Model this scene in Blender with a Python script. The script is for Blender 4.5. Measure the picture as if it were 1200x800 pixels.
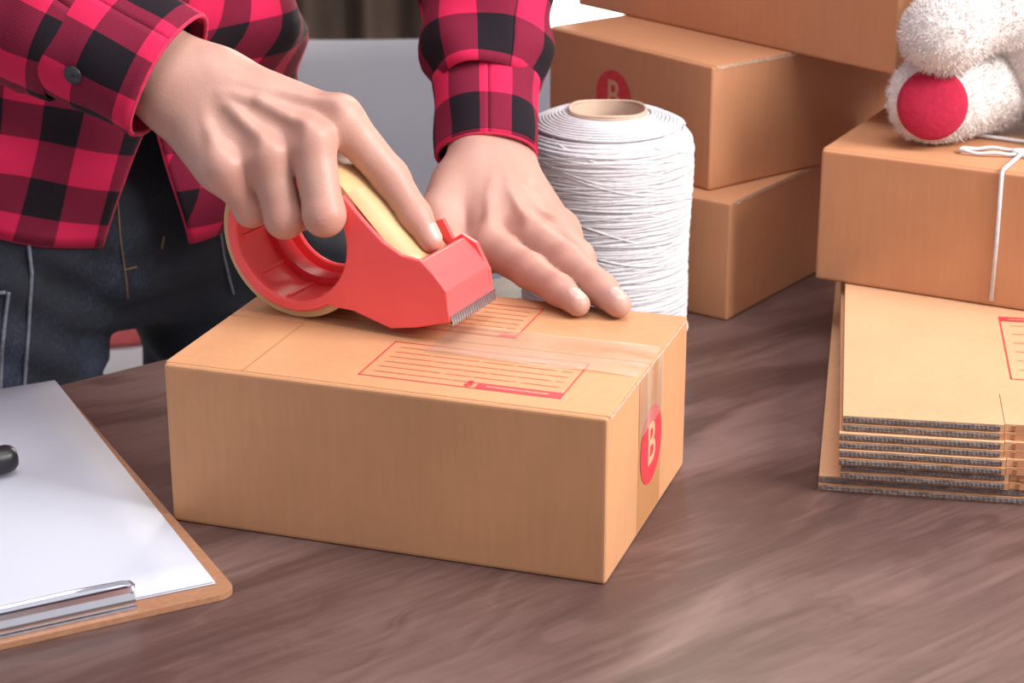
import bpy, bmesh, math, random
import numpy as np
from mathutils import Vector, Matrix
from mathutils.bvhtree import BVHTree

for o in list(bpy.data.objects):
    bpy.data.objects.remove(o, do_unlink=True)
S = bpy.context.scene
COL = S.collection
R = math.radians
rnd = random.Random(7)
nrs = np.random.RandomState(11)

# ------------------------------------------------------------------ camera
cam_d = bpy.data.cameras.new('camera')
cam_d.sensor_width = 36.0
cam_d.lens = 72.0
cam_d.clip_start = 0.02
cam = bpy.data.objects.new('camera', cam_d)
COL.objects.link(cam)
cam.location = (0, 0, 0.4831)
cam.rotation_euler = (R(90 - 20.0), 0, 0)
cam_d.dof.use_dof = True
cam_d.dof.focus_distance = 1.16
cam_d.dof.aperture_fstop = 13.0
S.camera = cam

# ------------------------------------------------------------------ world, lights, exposure
world = bpy.data.worlds.new('world')
S.world = world
world.use_nodes = True
bg = world.node_tree.nodes['Background']
bg.inputs['Color'].default_value = (0.93, 0.92, 1.0, 1)
bg.inputs['Strength'].default_value = 0.50

def area(name, loc, target, size, power, color):
    d = bpy.data.lights.new(name, 'AREA')
    d.shape = 'RECTANGLE'
    d.size, d.size_y = size
    d.energy = power
    d.color = color
    o = bpy.data.objects.new(name, d)
    COL.objects.link(o)
    o.location = loc
    o.rotation_euler = (Vector(target) - Vector(loc)).to_track_quat('-Z', 'Y').to_euler()
    return o

area('window_light_right', (1.55, 0.55, 1.15), (0.05, 1.15, 0.05), (0.9, 0.9), 52, (1.0, 0.95, 0.91))
area('ceiling_light', (0.25, 0.85, 2.0), (0.0, 1.15, 0.0), (1.2, 1.2), 20, (1.0, 0.97, 0.98))
area('back_window_light', (0.55, 3.05, 1.0), (0.1, 1.3, 0.15), (0.9, 1.4), 30, (1.0, 0.88, 0.7))

S.view_settings.view_transform = 'Standard'
S.view_settings.look = 'None'
S.view_settings.exposure = 0.25
S.view_settings.gamma = 1.0
S.view_settings.use_curve_mapping = False

# ------------------------------------------------------------------ node helpers
def new_mat(name):
    m = bpy.data.materials.new(name)
    m.use_nodes = True
    nt = m.node_tree
    return m, nt, nt.nodes['Principled BSDF']

def nd(nt, typ, **kw):
    n = nt.nodes.new(typ)
    for k, v in kw.items():
        setattr(n, k, v)
    return n

def mth(nt, op, a, b=None, c=None):
    n = nt.nodes.new('ShaderNodeMath')
    n.operation = op
    for i, x in enumerate((a, b, c)):
        if x is None:
            continue
        if isinstance(x, (int, float)):
            n.inputs[i].default_value = x
        else:
            nt.links.new(x, n.inputs[i])
    return n.outputs[0]

def mix(nt, fac, a, b):
    n = nt.nodes.new('ShaderNodeMix')
    n.data_type = 'RGBA'
    for key, x in ((0, fac), (6, a), (7, b)):
        if isinstance(x, (int, float)):
            n.inputs[key].default_value = x
        elif isinstance(x, tuple):
            n.inputs[key].default_value = (*x, 1)
        else:
            nt.links.new(x, n.inputs[key])
    return n.outputs[2]

def coords(nt, kind='Object', scale=(1, 1, 1)):
    tc = nd(nt, 'ShaderNodeTexCoord')
    mp = nd(nt, 'ShaderNodeMapping')
    mp.inputs['Scale'].default_value = scale
    nt.links.new(tc.outputs[kind], mp.inputs['Vector'])
    return mp.outputs[0]

def noise(nt, vec, scale, detail=3, rough=0.5, dist=0.0):
    n = nd(nt, 'ShaderNodeTexNoise')
    n.inputs['Scale'].default_value = scale
    n.inputs['Detail'].default_value = detail
    n.inputs['Roughness'].default_value = rough
    n.inputs['Distortion'].default_value = dist
    nt.links.new(vec, n.inputs['Vector'])
    return n.outputs[0]

def ramp(nt, fac, stops):
    n = nd(nt, 'ShaderNodeValToRGB')
    cr = n.color_ramp
    while len(cr.elements) < len(stops):
        cr.elements.new(0.5)
    for el, (p, c) in zip(cr.elements, stops):
        el.position = p
        el.color = (*c, 1)
    nt.links.new(fac, n.inputs[0])
    return n.outputs[0]

def bump(nt, bsdf, height, strength, dist):
    b = nd(nt, 'ShaderNodeBump')
    b.inputs['Strength'].default_value = strength
    b.inputs['Distance'].default_value = dist
    nt.links.new(height, b.inputs['Height'])
    nt.links.new(b.outputs[0], bsdf.inputs['Normal'])

def plain(name, col, rough=0.5, metal=0.0, var=0.0, scale=60, bmp=0.0, spec=None):
    m, nt, b = new_mat(name)
    v = coords(nt)
    n = noise(nt, v, scale, 4)
    dark = tuple(c * (1 - var) for c in col)
    lite = tuple(min(1, c * (1 + var)) for c in col)
    nt.links.new(ramp(nt, n, [(0.3, dark), (0.7, lite)]), b.inputs['Base Color'])
    b.inputs['Roughness'].default_value = rough
    b.inputs['Metallic'].default_value = metal
    if spec is not None:
        b.inputs['Specular IOR Level'].default_value = spec
    if bmp:
        bump(nt, b, n, bmp, 0.001)
    return m

def mat_cardboard(name, col=(0.60, 0.300, 0.148)):
    m, nt, b = new_mat(name)
    v = coords(nt)
    n1 = noise(nt, v, 9, 4, 0.55)
    n2 = noise(nt, coords(nt, scale=(260, 260, 30)), 1.0, 3)
    a = tuple(c * 0.9 for c in col)
    c2 = tuple(min(1, c * 1.07) for c in col)
    base = ramp(nt, n1, [(0.3, a), (0.7, c2)])
    fine = ramp(nt, n2, [(0.3, (0.93, 0.93, 0.93)), (0.75, (1.0, 1.0, 1.0))])
    mm = nd(nt, 'ShaderNodeMix', data_type='RGBA', blend_type='MULTIPLY')
    mm.inputs[0].default_value = 1.0
    nt.links.new(base, mm.inputs[6])
    nt.links.new(fine, mm.inputs[7])
    nt.links.new(mm.outputs[2], b.inputs['Base Color'])
    b.inputs['Roughness'].default_value = 0.62
    b.inputs['Specular IOR Level'].default_value = 0.3
    w = nd(nt, 'ShaderNodeTexWave')
    w.inputs['Scale'].default_value = 38
    w.inputs['Distortion'].default_value = 0.6
    nt.links.new(v, w.inputs['Vector'])
    h = mth(nt, 'ADD', mth(nt, 'MULTIPLY', w.outputs[1], 0.06), mth(nt, 'MULTIPLY', n1, 2.2))
    bump(nt, b, h, 0.12, 0.002)
    return m

def mat_wood():
    m, nt, b = new_mat('dark wood grain')
    v = coords(nt, scale=(1.6, 17, 17))
    warp = noise(nt, coords(nt, scale=(3, 9, 9)), 1.5, 3)
    av = nd(nt, 'ShaderNodeVectorMath', operation='ADD')
    sc = nd(nt, 'ShaderNodeVectorMath', operation='SCALE')
    cmb = nd(nt, 'ShaderNodeCombineXYZ')
    nt.links.new(warp, cmb.inputs[1])
    nt.links.new(cmb.outputs[0], sc.inputs[0])
    sc.inputs['Scale'].default_value = 3.6
    nt.links.new(v, av.inputs[0])
    nt.links.new(sc.outputs[0], av.inputs[1])
    g = noise(nt, av.outputs[0], 1.0, 7, 0.62)
    f = noise(nt, coords(nt, scale=(7, 210, 210)), 1.0, 4, 0.6)
    big = noise(nt, coords(nt, scale=(2.5, 7, 7)), 1.0, 2)
    x = mth(nt, 'ADD', mth(nt, 'MULTIPLY', g, 0.62), mth(nt, 'MULTIPLY', f, 0.17))
    x = mth(nt, 'ADD', x, mth(nt, 'MULTIPLY', big, 0.30))
    col = ramp(nt, x, [(0.34, (0.040, 0.020, 0.017)), (0.50, (0.090, 0.048, 0.041)),
                       (0.60, (0.150, 0.088, 0.078)), (0.76, (0.24, 0.155, 0.142))])
    nt.links.new(col, b.inputs['Base Color'])
    b.inputs['Roughness'].default_value = 0.42
    b.inputs['Specular IOR Level'].default_value = 0.42
    bump(nt, b, f, 0.08, 0.0008)
    return m

def mat_plaid(name, sq=0.027, bright=(0.60, 0.014, 0.075), mid=(0.15, 0.006, 0.026), dark=(0.006, 0.005, 0.009)):
    m, nt, b = new_mat(name)
    tc = nd(nt, 'ShaderNodeTexCoord')
    sp = nd(nt, 'ShaderNodeSeparateXYZ')
    nt.links.new(tc.outputs['UV'], sp.inputs[0])
    def stripe(s):
        fr = mth(nt, 'FRACT', mth(nt, 'MULTIPLY', s, 1 / (2 * sq)))
        return mth(nt, 'GREATER_THAN', fr, 0.5)
    a = stripe(sp.outputs[0])
    c = stripe(sp.outputs[1])
    s = mth(nt, 'ADD', a, c)
    diag = mth(nt, 'FRACT', mth(nt, 'MULTIPLY', mth(nt, 'ADD', sp.outputs[0], sp.outputs[1]), 520))
    tw = mth(nt, 'GREATER_THAN', diag, 0.5)
    nz = noise(nt, coords(nt, 'UV', (900, 900, 900)), 1.0, 2)
    midc = mix(nt, mth(nt, 'MULTIPLY', tw, 0.5), mid, tuple(x * 1.8 for x in mid))
    col = mix(nt, mth(nt, 'GREATER_THAN', s, 0.5), bright, midc)
    col = mix(nt, mth(nt, 'GREATER_THAN', s, 1.5), col, dark)
    soft = mix(nt, mth(nt, 'MULTIPLY', nz, 0.03), col, (0.5, 0.3, 0.33))
    nt.links.new(soft, b.inputs['Base Color'])
    b.inputs['Roughness'].default_value = 0.9
    b.inputs['Specular IOR Level'].default_value = 0.15
    b.inputs['Sheen Weight'].default_value = 0.04
    b.inputs['Sheen Tint'].default_value = (1, 0.7, 0.75, 1)
    bump(nt, b, mth(nt, 'ADD', nz, mth(nt, 'MULTIPLY', tw, 0.4)), 0.25, 0.0006)
    return m

def mat_skin():
    m, nt, b = new_mat('skin')
    v = coords(nt)
    n1 = noise(nt, v, 32, 4)
    n2 = noise(nt, v, 620, 3)
    vor = nd(nt, 'ShaderNodeTexVoronoi')
    vor.inputs['Scale'].default_value = 750
    nt.links.new(v, vor.inputs['Vector'])
    at = nd(nt, 'ShaderNodeAttribute', attribute_name='blush')
    base = ramp(nt, n1, [(0.25, (0.44, 0.240, 0.188)), (0.75, (0.54, 0.315, 0.252))])
    col = mix(nt, mth(nt, 'MULTIPLY', at.outputs['Fac'], 0.55), base, (0.56, 0.22, 0.175))
    nt.links.new(col, b.inputs['Base Color'])
    b.inputs['Roughness'].default_value = 0.46
    b.inputs['Specular IOR Level'].default_value = 0.4
    b.inputs['Subsurface Weight'].default_value = 0.25
    b.inputs['Subsurface Radius'].default_value = (1.0, 0.35, 0.2)
    b.inputs['Subsurface Scale'].default_value = 0.004
    h = mth(nt, 'ADD', mth(nt, 'MULTIPLY', n2, 0.6), mth(nt, 'MULTIPLY', vor.outputs[0], 0.6))
    bump(nt, b, h, 0.22, 0.0005)
    return m

def mat_denim():
    m, nt, b = new_mat('dark denim')
    v = coords(nt)
    n1 = noise(nt, v, 9, 4, 0.6)
    n2 = noise(nt, coords(nt, scale=(700, 700, 260)), 1.0, 3, 0.7)
    x = mth(nt, 'ADD', mth(nt, 'MULTIPLY', n1, 0.7), mth(nt, 'MULTIPLY', n2, 0.35))
    nt.links.new(ramp(nt, x, [(0.42, (0.005, 0.006, 0.011)), (0.55, (0.011, 0.014, 0.026)),
                              (0.70, (0.045, 0.063, 0.110))]), b.inputs['Base Color'])
    b.inputs['Roughness'].default_value = 0.85
    bump(nt, b, n2, 0.4, 0.0008)
    return m

def mat_clear_tape():
    m, nt, b = new_mat('clear packing tape')
    out = nt.nodes['Material Output']
    tr = nd(nt, 'ShaderNodeBsdfTransparent')
    tr.inputs[0].default_value = (0.99, 0.975, 0.95, 1)
    gl = nd(nt, 'ShaderNodeBsdfGlossy')
    gl.inputs['Roughness'].default_value = 0.3
    ms = nd(nt, 'ShaderNodeMixShader')
    fr = nd(nt, 'ShaderNodeFresnel')
    fr.inputs[0].default_value = 1.55
    nz = noise(nt, coords(nt), 45, 3)
    bp = nd(nt, 'ShaderNodeBump')
    bp.inputs['Strength'].default_value = 0.25
    bp.inputs['Distance'].default_value = 0.002
    nt.links.new(nz, bp.inputs['Height'])
    nt.links.new(bp.outputs[0], gl.inputs['Normal'])
    nt.links.new(mth(nt, 'ADD', mth(nt, 'MULTIPLY', fr.outputs[0], 0.35), 0.02), ms.inputs[0])
    nt.links.new(tr.outputs[0], ms.inputs[1])
    nt.links.new(gl.outputs[0], ms.inputs[2])
    df = nd(nt, 'ShaderNodeBsdfDiffuse')
    df.inputs[0].default_value = (0.9, 0.82, 0.72, 1)
    m2 = nd(nt, 'ShaderNodeMixShader')
    haze_glare = noise(nt, coords(nt, scale=(8, 60, 8)), 1.0, 3)  # milky film haze; its pale streaks also paint window glare into the colour
    nt.links.new(mth(nt, 'MULTIPLY', mth(nt, 'SUBTRACT', haze_glare, 0.28), 0.55), m2.inputs[0])
    nt.links.new(ms.outputs[0], m2.inputs[1])
    nt.links.new(df.outputs[0], m2.inputs[2])
    nt.links.new(m2.outputs[0], out.inputs['Surface'])
    return m

def mat_emit(name, col, s):
    m, nt, b = new_mat(name)
    b.inputs['Base Color'].default_value = (*col, 1)
    b.inputs['Emission Color'].default_value = (*col, 1)
    b.inputs['Emission Strength'].default_value = s
    return m

def mat_edge():
    m, nt, b = new_mat('corrugated edge')
    n = noise(nt, coords(nt, scale=(110, 110, 1700)), 1.0, 4, 0.75)
    nt.links.new(ramp(nt, n, [(0.38, (0.075, 0.055, 0.050)), (0.62, (0.27, 0.215, 0.195))]), b.inputs['Base Color'])
    b.inputs['Roughness'].default_value = 0.9
    return m

M = dict(
    card=mat_cardboard('kraft cardboard'),
    card2=mat_cardboard('kraft cardboard warm', (0.58, 0.275, 0.137)),
    card3=mat_cardboard('kraft cardboard pale', (0.66, 0.38, 0.21)),
    edge=mat_edge(),
    pale_edge=plain('torn liner edge', (0.56, 0.40, 0.29), 0.9, var=0.35, scale=500),
    print_red=plain('red carton print', (0.62, 0.04, 0.055), 0.6, var=0.18, scale=260),
    print_thin=plain('thin red carton print', (0.60, 0.085, 0.07), 0.6, var=0.25, scale=400),
    kraft_tape=plain('brown packing tape', (0.50, 0.235, 0.095), 0.3, var=0.05, scale=30),
    clear=mat_clear_tape(),
    wood=mat_wood(),
    skin=mat_skin(),
    nail=plain('fingernail', (0.60, 0.38, 0.325), 0.36, var=0.05, scale=90),
    plaid=mat_plaid('red buffalo plaid'),
    hem=plain('red shirt piping', (0.52, 0.02, 0.07), 0.85, var=0.2, scale=300),
    denim=mat_denim(),
    stitch=plain('grey stitching', (0.15, 0.16, 0.2), 0.9, var=0.3, scale=400),
    gold_stitch=plain('tan stitching', (0.17, 0.11, 0.055), 0.9, var=0.3, scale=400),
    black=plain('black plastic', (0.018, 0.018, 0.024), 0.35, var=0.2),
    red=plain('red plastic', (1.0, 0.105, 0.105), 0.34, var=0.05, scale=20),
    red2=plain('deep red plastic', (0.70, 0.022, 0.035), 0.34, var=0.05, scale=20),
    tape_tan=plain('tan packing tape roll', (0.62, 0.40, 0.20), 0.32, var=0.08, scale=40),
    steel=plain('brushed steel', (0.62, 0.62, 0.66), 0.28, 1.0, 0.1, 200),
    chrome=plain('chrome', (0.82, 0.82, 0.86), 0.14, 1.0, 0.03, 50),
    twine=plain('white cotton twine', (0.63, 0.62, 0.645), 0.9, var=0.07, scale=240, bmp=0.3),
    core=plain('cardboard core tube', (0.50, 0.36, 0.27), 0.8, var=0.12, scale=60),
    paper=plain('white paper', (0.50, 0.52, 0.60), 0.75, var=0.02, scale=12),
    hardboard=plain('brown hardboard', (0.36, 0.175, 0.095), 0.5, var=0.12, scale=300),
    fur=plain('cream plush fur', (0.74, 0.69, 0.665), 0.95, var=0.08, scale=120),
    felt=plain('red felt', (0.42, 0.010, 0.045), 0.95, var=0.12, scale=300, bmp=0.3),
    ribbon=plain('pinkish satin ribbon', (0.50, 0.26, 0.19), 0.4, var=0.1, scale=40),
    gold=plain('orange gold ribbon edge', (0.55, 0.26, 0.07), 0.4, var=0.1, scale=40),
    chair=plain('grey plastic', (0.25, 0.25, 0.285), 0.45, var=0.05, scale=8),
    curtain=plain('dark brown curtain', (0.085, 0.058, 0.043), 0.9, var=0.25, scale=7),
    wall=plain('pale plaster', (0.55, 0.5, 0.46), 0.9, var=0.05, scale=6),
    floor=plain('pale floor tile', (0.52, 0.47, 0.46), 0.5, var=0.06, scale=5),
    white=plain('white painted metal', (0.75, 0.74, 0.76), 0.4, var=0.04, scale=10),
    cushion=plain('red cushion', (0.55, 0.10, 0.10), 0.8, var=0.1, scale=60),
    hair=plain('dark hair', (0.02, 0.014, 0.011), 0.5, var=0.2),
    shoe=plain('dark leather', (0.03, 0.022, 0.018), 0.5, var=0.2),
    daylight=mat_emit('bright daylight outside', (1.0, 0.985, 0.95), 4.0),
    glass=plain('window glass', (0.9, 0.9, 0.9), 0.05),
)
g = M['glass'].node_tree.nodes['Principled BSDF']
g.inputs['Transmission Weight'].default_value = 1.0
g.inputs['IOR'].default_value = 1.02

# ------------------------------------------------------------------ object helpers
def wloc(o):
    m = Matrix.Identity(4)
    ch = []
    while o is not None:
        ch.append(o)
        o = o.parent
    for p in reversed(ch):
        m = m @ p.matrix_basis
    return m

def link(name, me, mat=None, parent=None):
    o = bpy.data.objects.new(name, me)
    COL.objects.link(o)
    if mat is not None and len(me.materials) == 0:
        me.materials.append(mat)
    if parent is not None:
        o.parent = parent
    return o

def obj(name, V, F, mat=None, parent=None, smooth=True, world=False, uv=None):
    """one mesh object; world=True: V are scene coordinates of a parented piece"""
    me = bpy.data.meshes.new(name)
    V = np.asarray(V, dtype=float).reshape(-1, 3)
    if world and parent is not None:
        mi = np.array(wloc(parent).inverted())
        V = V @ mi[:3, :3].T + mi[:3, 3]
    me.from_pydata(V.tolist(), [], [tuple(int(i) for i in f) for f in F])
    if uv is not None:
        lay = me.uv_layers.new(name='UVMap')
        li = np.empty(len(me.loops), dtype=np.int32)
        me.loops.foreach_get('vertex_index', li)
        lay.data.foreach_set('uv', np.asarray(uv, dtype=np.float32)[li].ravel())
    me.update()
    if smooth:
        me.polygons.foreach_set('use_smooth', [True] * len(me.polygons))
    return link(name, me, mat, parent)

def bmobj(name, bm, mat=None, parent=None, smooth=False):
    bmesh.ops.recalc_face_normals(bm, faces=bm.faces)
    me = bpy.data.meshes.new(name)
    bm.to_mesh(me)
    bm.free()
    if smooth:
        me.polygons.foreach_set('use_smooth', [True] * len(me.polygons))
    return link(name, me, mat, parent)

def empty(name, loc, rz=0.0):
    o = bpy.data.objects.new(name, None)
    o.empty_display_size = 0.02
    COL.objects.link(o)
    o.location = loc
    o.rotation_euler = (0, 0, rz)
    return o

def tag(o, label=None, cat=None, group=None, kind=None):
    if label: o['label'] = label
    if cat: o['category'] = cat
    if group: o['group'] = group
    if kind: o['kind'] = kind
    return o

class MB:
    """collects shapes, builds ONE mesh"""
    def __init__(s):
        s.V = []
        s.F = []
    def add(s, V, F):
        n = len(s.V)
        s.V += [tuple(v) for v in V]
        s.F += [tuple(i + n for i in f) for f in F]
        return s
    def box(s, a, b):
        x0, y0, z0 = a
        x1, y1, z1 = b
        return s.add([(x0, y0, z0), (x1, y0, z0), (x1, y1, z0), (x0, y1, z0), (x0, y0, z1), (x1, y0, z1), (x1, y1, z1), (x0, y1, z1)],
                     [(0, 3, 2, 1), (4, 5, 6, 7), (0, 1, 5, 4), (1, 2, 6, 5), (2, 3, 7, 6), (3, 0, 4, 7)])
    def tube(s, pts, r, n=8, closed=False, caps=True):
        V, F = tube_mesh(pts, r, n, closed, caps)
        return s.add(V, F)
    def build(s, name, mat, parent=None, smooth=False, world=False):
        return obj(name, s.V, s.F, mat, parent, smooth, world)

def tube_mesh(pts, r, n=8, closed=False, caps=True, flat=1.0, up0=(0, 0, 1)):
    P = [Vector(p) for p in pts]
    m = len(P)
    rr = r if hasattr(r, '__len__') else [r] * m
    T = []
    for i in range(m):
        a = P[(i - 1) % m] if (closed or i > 0) else P[0]
        b = P[(i + 1) % m] if (closed or i < m - 1) else P[-1]
        t = (b - a)
        T.append(t.normalized() if t.length > 1e-12 else Vector((0, 0, 1)))
    up = Vector(up0)
    if abs(up.dot(T[0])) > 0.95:
        up = Vector((1, 0, 0))
    N = (up - T[0] * up.dot(T[0])).normalized()
    V, F = [], []
    for i in range(m):
        N = (N - T[i] * N.dot(T[i])).normalized()
        B = T[i].cross(N)
        for k in range(n):
            a = 2 * math.pi * k / n
            V.append(tuple(P[i] + (B * math.cos(a) + N * math.sin(a) * flat) * rr[i]))
    seg = m if closed else m - 1
    for i in range(seg):
        j = (i + 1) % m
        for k in range(n):
            F.append((i * n + k, i * n + (k + 1) % n, j * n + (k + 1) % n, j * n + k))
    if caps and not closed:
        F.append(tuple(range(n - 1, -1, -1)))
        F.append(tuple((m - 1) * n + k for k in range(n)))
    return V, F

def rbox(name, size, mat, parent, off=(0, 0, 0), bev=0.0012, seg=2):
    bm = bmesh.new()
    bmesh.ops.create_cube(bm, size=1.0)
    for v in bm.verts:
        v.co = Vector(((v.co.x + .5) * size[0] + off[0], (v.co.y + .5) * size[1] + off[1], (v.co.z + .5) * size[2] + off[2]))
    if bev:
        bmesh.ops.bevel(bm, geom=list(bm.edges), offset=bev, segments=seg, profile=0.6, affect='EDGES')
    return bmobj(name, bm, mat, parent)

def prism(name, poly, y0, y1, mat, parent, bev=0.0008, smooth=False):
    """polygon in local x,z pushed along y"""
    bm = bmesh.new()
    f = bm.faces.new([bm.verts.new((x, y0, z)) for x, z in poly])
    r = bmesh.ops.extrude_face_region(bm, geom=[f])
    for v in r['geom']:
        if isinstance(v, bmesh.types.BMVert):
            v.co.y = y1
    bmesh.ops.recalc_face_normals(bm, faces=bm.faces)
    if bev:
        bmesh.ops.bevel(bm, geom=list(bm.edges), offset=bev, segments=2, profile=0.6, affect='EDGES', clamp_overlap=True)
    bmesh.ops.triangulate(bm, faces=[f for f in bm.faces if len(f.verts) > 4])
    return bmobj(name, bm, mat, parent, smooth)

def ring(name, r0, r1, y0, y1, mat, parent, cz=0.0, n=64, bev=0.0006):
    """annular solid about the local y axis"""
    prof = [(r0 + bev, y0), (r1 - bev, y0), (r1, y0 + bev), (r1, y1 - bev), (r1 - bev, y1), (r0 + bev, y1), (r0, y1 - bev), (r0, y0 + bev)]
    V, F = [], []
    m = len(prof)
    for i in range(n):
        a = 2 * math.pi * i / n
        for r, y in prof:
            V.append((r * math.cos(a), y, cz + r * math.sin(a)))
    for i in range(n):
        j = (i + 1) % n
        for k in range(m):
            F.append((i * m + k, j * m + k, j * m + (k + 1) % m, i * m + (k + 1) % m))
    o = obj(name, V, F, mat, parent, True)
    sharp(o)
    return o

def sharp(o, ang=0.6):
    me = o.data
    bm = bmesh.new()
    bm.from_mesh(me)
    bmesh.ops.recalc_face_normals(bm, faces=bm.faces)
    for e in bm.edges:
        if len(e.link_faces) == 2 and e.calc_face_angle(0) > ang:
            e.smooth = False
    bm.to_mesh(me)
    bm.free()

def lathe(name, prof, mat, parent, n=48, closed=False):
    V, F = [], []
    m = len(prof)
    for i in range(n):
        a = 2 * math.pi * i / n
        for r, z in prof:
            V.append((r * math.cos(a), r * math.sin(a), z))
    for i in range(n):
        j = (i + 1) % n
        for k in range(m if closed else m - 1):
            F.append((i * m + k, j * m + k, j * m + (k + 1) % m, i * m + (k + 1) % m))
    o = obj(name, V, F, mat, parent, True)
    sharp(o)
    return o

def text_mesh(name, s, size, mat, parent, loc, rot, sx=1.0):
    cu = bpy.data.curves.new('letters', 'FONT')
    cu.body = s
    cu.size = size
    cu.align_x = 'CENTER'
    cu.align_y = 'CENTER'
    cu.offset = size * 0.012
    cu.extrude = 0.00008
    t = bpy.data.objects.new('letters', cu)
    COL.objects.link(t)
    bpy.context.view_layer.update()
    me = bpy.data.meshes.new_from_object(t.evaluated_get(bpy.context.evaluated_depsgraph_get()))
    bpy.data.objects.remove(t, do_unlink=True)
    me.materials.clear()
    me.materials.append(mat)
    me.transform(Matrix.Translation(Vector(loc)) @ rot.to_matrix().to_4x4() @ Matrix.Diagonal((sx, 1, 1, 1)))
    o = bpy.data.objects.new(name, me)
    COL.objects.link(o)
    o.parent = parent
    return o

# ------------------------------------------------------------------ implicit surfaces for the figure and the bear
def smin(a, b, k):
    h = np.clip(0.5 + 0.5 * (b - a) / k, 0, 1)
    return b + (a - b) * h - k * h * (1 - h)

class Field:
    def __init__(s, lo, hi, h):
        s.h = h
        s.lo = np.array(lo, float)
        n = np.ceil((np.array(hi, float) - s.lo) / h).astype(int) + 1
        s.ax = [s.lo[i] + h * np.arange(n[i]) for i in range(3)]
        s.F = np.full(n, 0.05, dtype=np.float32)
    def block(s, lo, hi):
        i0 = np.clip(np.floor((np.array(lo) - s.lo) / s.h).astype(int), 0, np.array(s.F.shape))
        i1 = np.clip(np.ceil((np.array(hi) - s.lo) / s.h).astype(int) + 1, 0, np.array(s.F.shape))
        sl = tuple(slice(a, b) for a, b in zip(i0, i1))
        X, Y, Z = np.meshgrid(*[s.ax[i][sl[i]].astype(np.float32) for i in range(3)], indexing='ij')
        return sl, X, Y, Z
    def put(s, sl, d, k, sub=False):
        if sub:
            s.F[sl] = -smin(-s.F[sl], d, k)
        else:
            s.F[sl] = smin(s.F[sl], d, k)

def d_cone(X, Y, Z, a, b, ra, rb):
    a = np.asarray(a, float); b = np.asarray(b, float)
    d = b - a
    L = max(float(d @ d), 1e-12)
    t = np.clip(((X - a[0]) * d[0] + (Y - a[1]) * d[1] + (Z - a[2]) * d[2]) / L, 0, 1)
    return np.sqrt((X - a[0] - t * d[0]) ** 2 + (Y - a[1] - t * d[1]) ** 2 + (Z - a[2] - t * d[2]) ** 2) - (ra + (rb - ra) * t)

def d_ell(X, Y, Z, c, r, Rm=None):
    q = [X - c[0], Y - c[1], Z - c[2]]
    if Rm is not None:
        Rm = np.asarray(Rm, float)
        q = [q[0] * Rm[i][0] + q[1] * Rm[i][1] + q[2] * Rm[i][2] for i in range(3)]
    k0 = np.sqrt(sum((q[i] / r[i]) ** 2 for i in range(3)))
    k1 = np.sqrt(sum((q[i] / r[i] ** 2) ** 2 for i in range(3))) + 1e-9
    return k0 * (k0 - 1) / k1

def cone(f, a, b, ra, rb, k, sub=False):
    a = np.asarray(a, float); b = np.asarray(b, float)
    pad = max(ra, rb) + k * 1.2 + 2 * f.h
    sl, X, Y, Z = f.block(np.minimum(a, b) - pad, np.maximum(a, b) + pad)
    if X.size:
        f.put(sl, d_cone(X, Y, Z, a, b, ra, rb), k, sub)

def ell(f, c, r, k, Rm=None, sub=False):
    pad = max(r) + k * 1.2 + 2 * f.h
    c = np.asarray(c, float)
    sl, X, Y, Z = f.block(c - pad, c + pad)
    if X.size:
        f.put(sl, d_ell(X, Y, Z, c, r, Rm), k, sub)

def chain(f, pts, rad, k_in, k_out, base=None):
    """a finger: its phalanges blend with each other, then with the palm only (base field)"""
    P = np.asarray(pts, float)
    pad = max(rad) + k_out * 1.2 + 2 * f.h
    sl, X, Y, Z = f.block(P.min(0) - pad, P.max(0) + pad)
    d = None
    for i in range(len(P) - 1):
        q = d_cone(X, Y, Z, P[i], P[i + 1], rad[i], rad[i + 1])
        d = q if d is None else smin(d, q, k_in)
    return sl, d

def surface_nets(f):
    F = f.F
    nx, ny, nz = F.shape
    ins = F < 0
    cs = [(i, j, k) for i in (0, 1) for j in (0, 1) for k in (0, 1)]
    cnt = np.zeros((nx - 1, ny - 1, nz - 1), dtype=np.int8)
    for i, j, k in cs:
        cnt += ins[i:nx - 1 + i, j:ny - 1 + j, k:nz - 1 + k]
    act = (cnt > 0) & (cnt < 8)
    I = np.argwhere(act)
    val = np.stack([F[I[:, 0] + i, I[:, 1] + j, I[:, 2] + k] for i, j, k in cs], 1)
    cp = np.array(cs, float)
    acc = np.zeros((len(I), 3))
    num = np.zeros(len(I))
    for a in range(8):
        for b in range(a + 1, 8):
            if sum(abs(x - y) for x, y in zip(cs[a], cs[b])) == 1:
                va, vb = val[:, a], val[:, b]
                m = (va < 0) != (vb < 0)
                t = np.where(m, va / np.where(m, va - vb, 1), 0)
                acc += np.where(m[:, None], cp[a] + t[:, None] * (cp[b] - cp[a]), 0)
                num += m
    V = f.lo + f.h * (I + acc / num[:, None])
    idx = -np.ones(act.shape, dtype=np.int64)
    idx[tuple(I.T)] = np.arange(len(I))
    Q = []
    for ax in range(3):
        b, c = (ax + 1) % 3, (ax + 2) % 3
        s0 = [slice(None)] * 3; s1 = [slice(None)] * 3
        s0[ax] = slice(0, -1); s1[ax] = slice(1, None)
        A, B = ins[tuple(s0)], ins[tuple(s1)]
        E = np.argwhere(A != B)
        E = E[(E[:, b] > 0) & (E[:, c] > 0) & (E[:, b] < F.shape[b] - 1) & (E[:, c] < F.shape[c] - 1)]
        fl = A[tuple(E.T)]
        def at(db, dc):
            G = E.copy(); G[:, b] -= db; G[:, c] -= dc
            return idx[tuple(G.T)]
        q = np.stack([at(1, 1), at(0, 1), at(0, 0), at(1, 0)], 1)
        q[~fl] = q[~fl][:, ::-1]
        Q.append(q)
    Q = np.concatenate(Q)
    return V, Q[(Q >= 0).all(1)]

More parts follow.
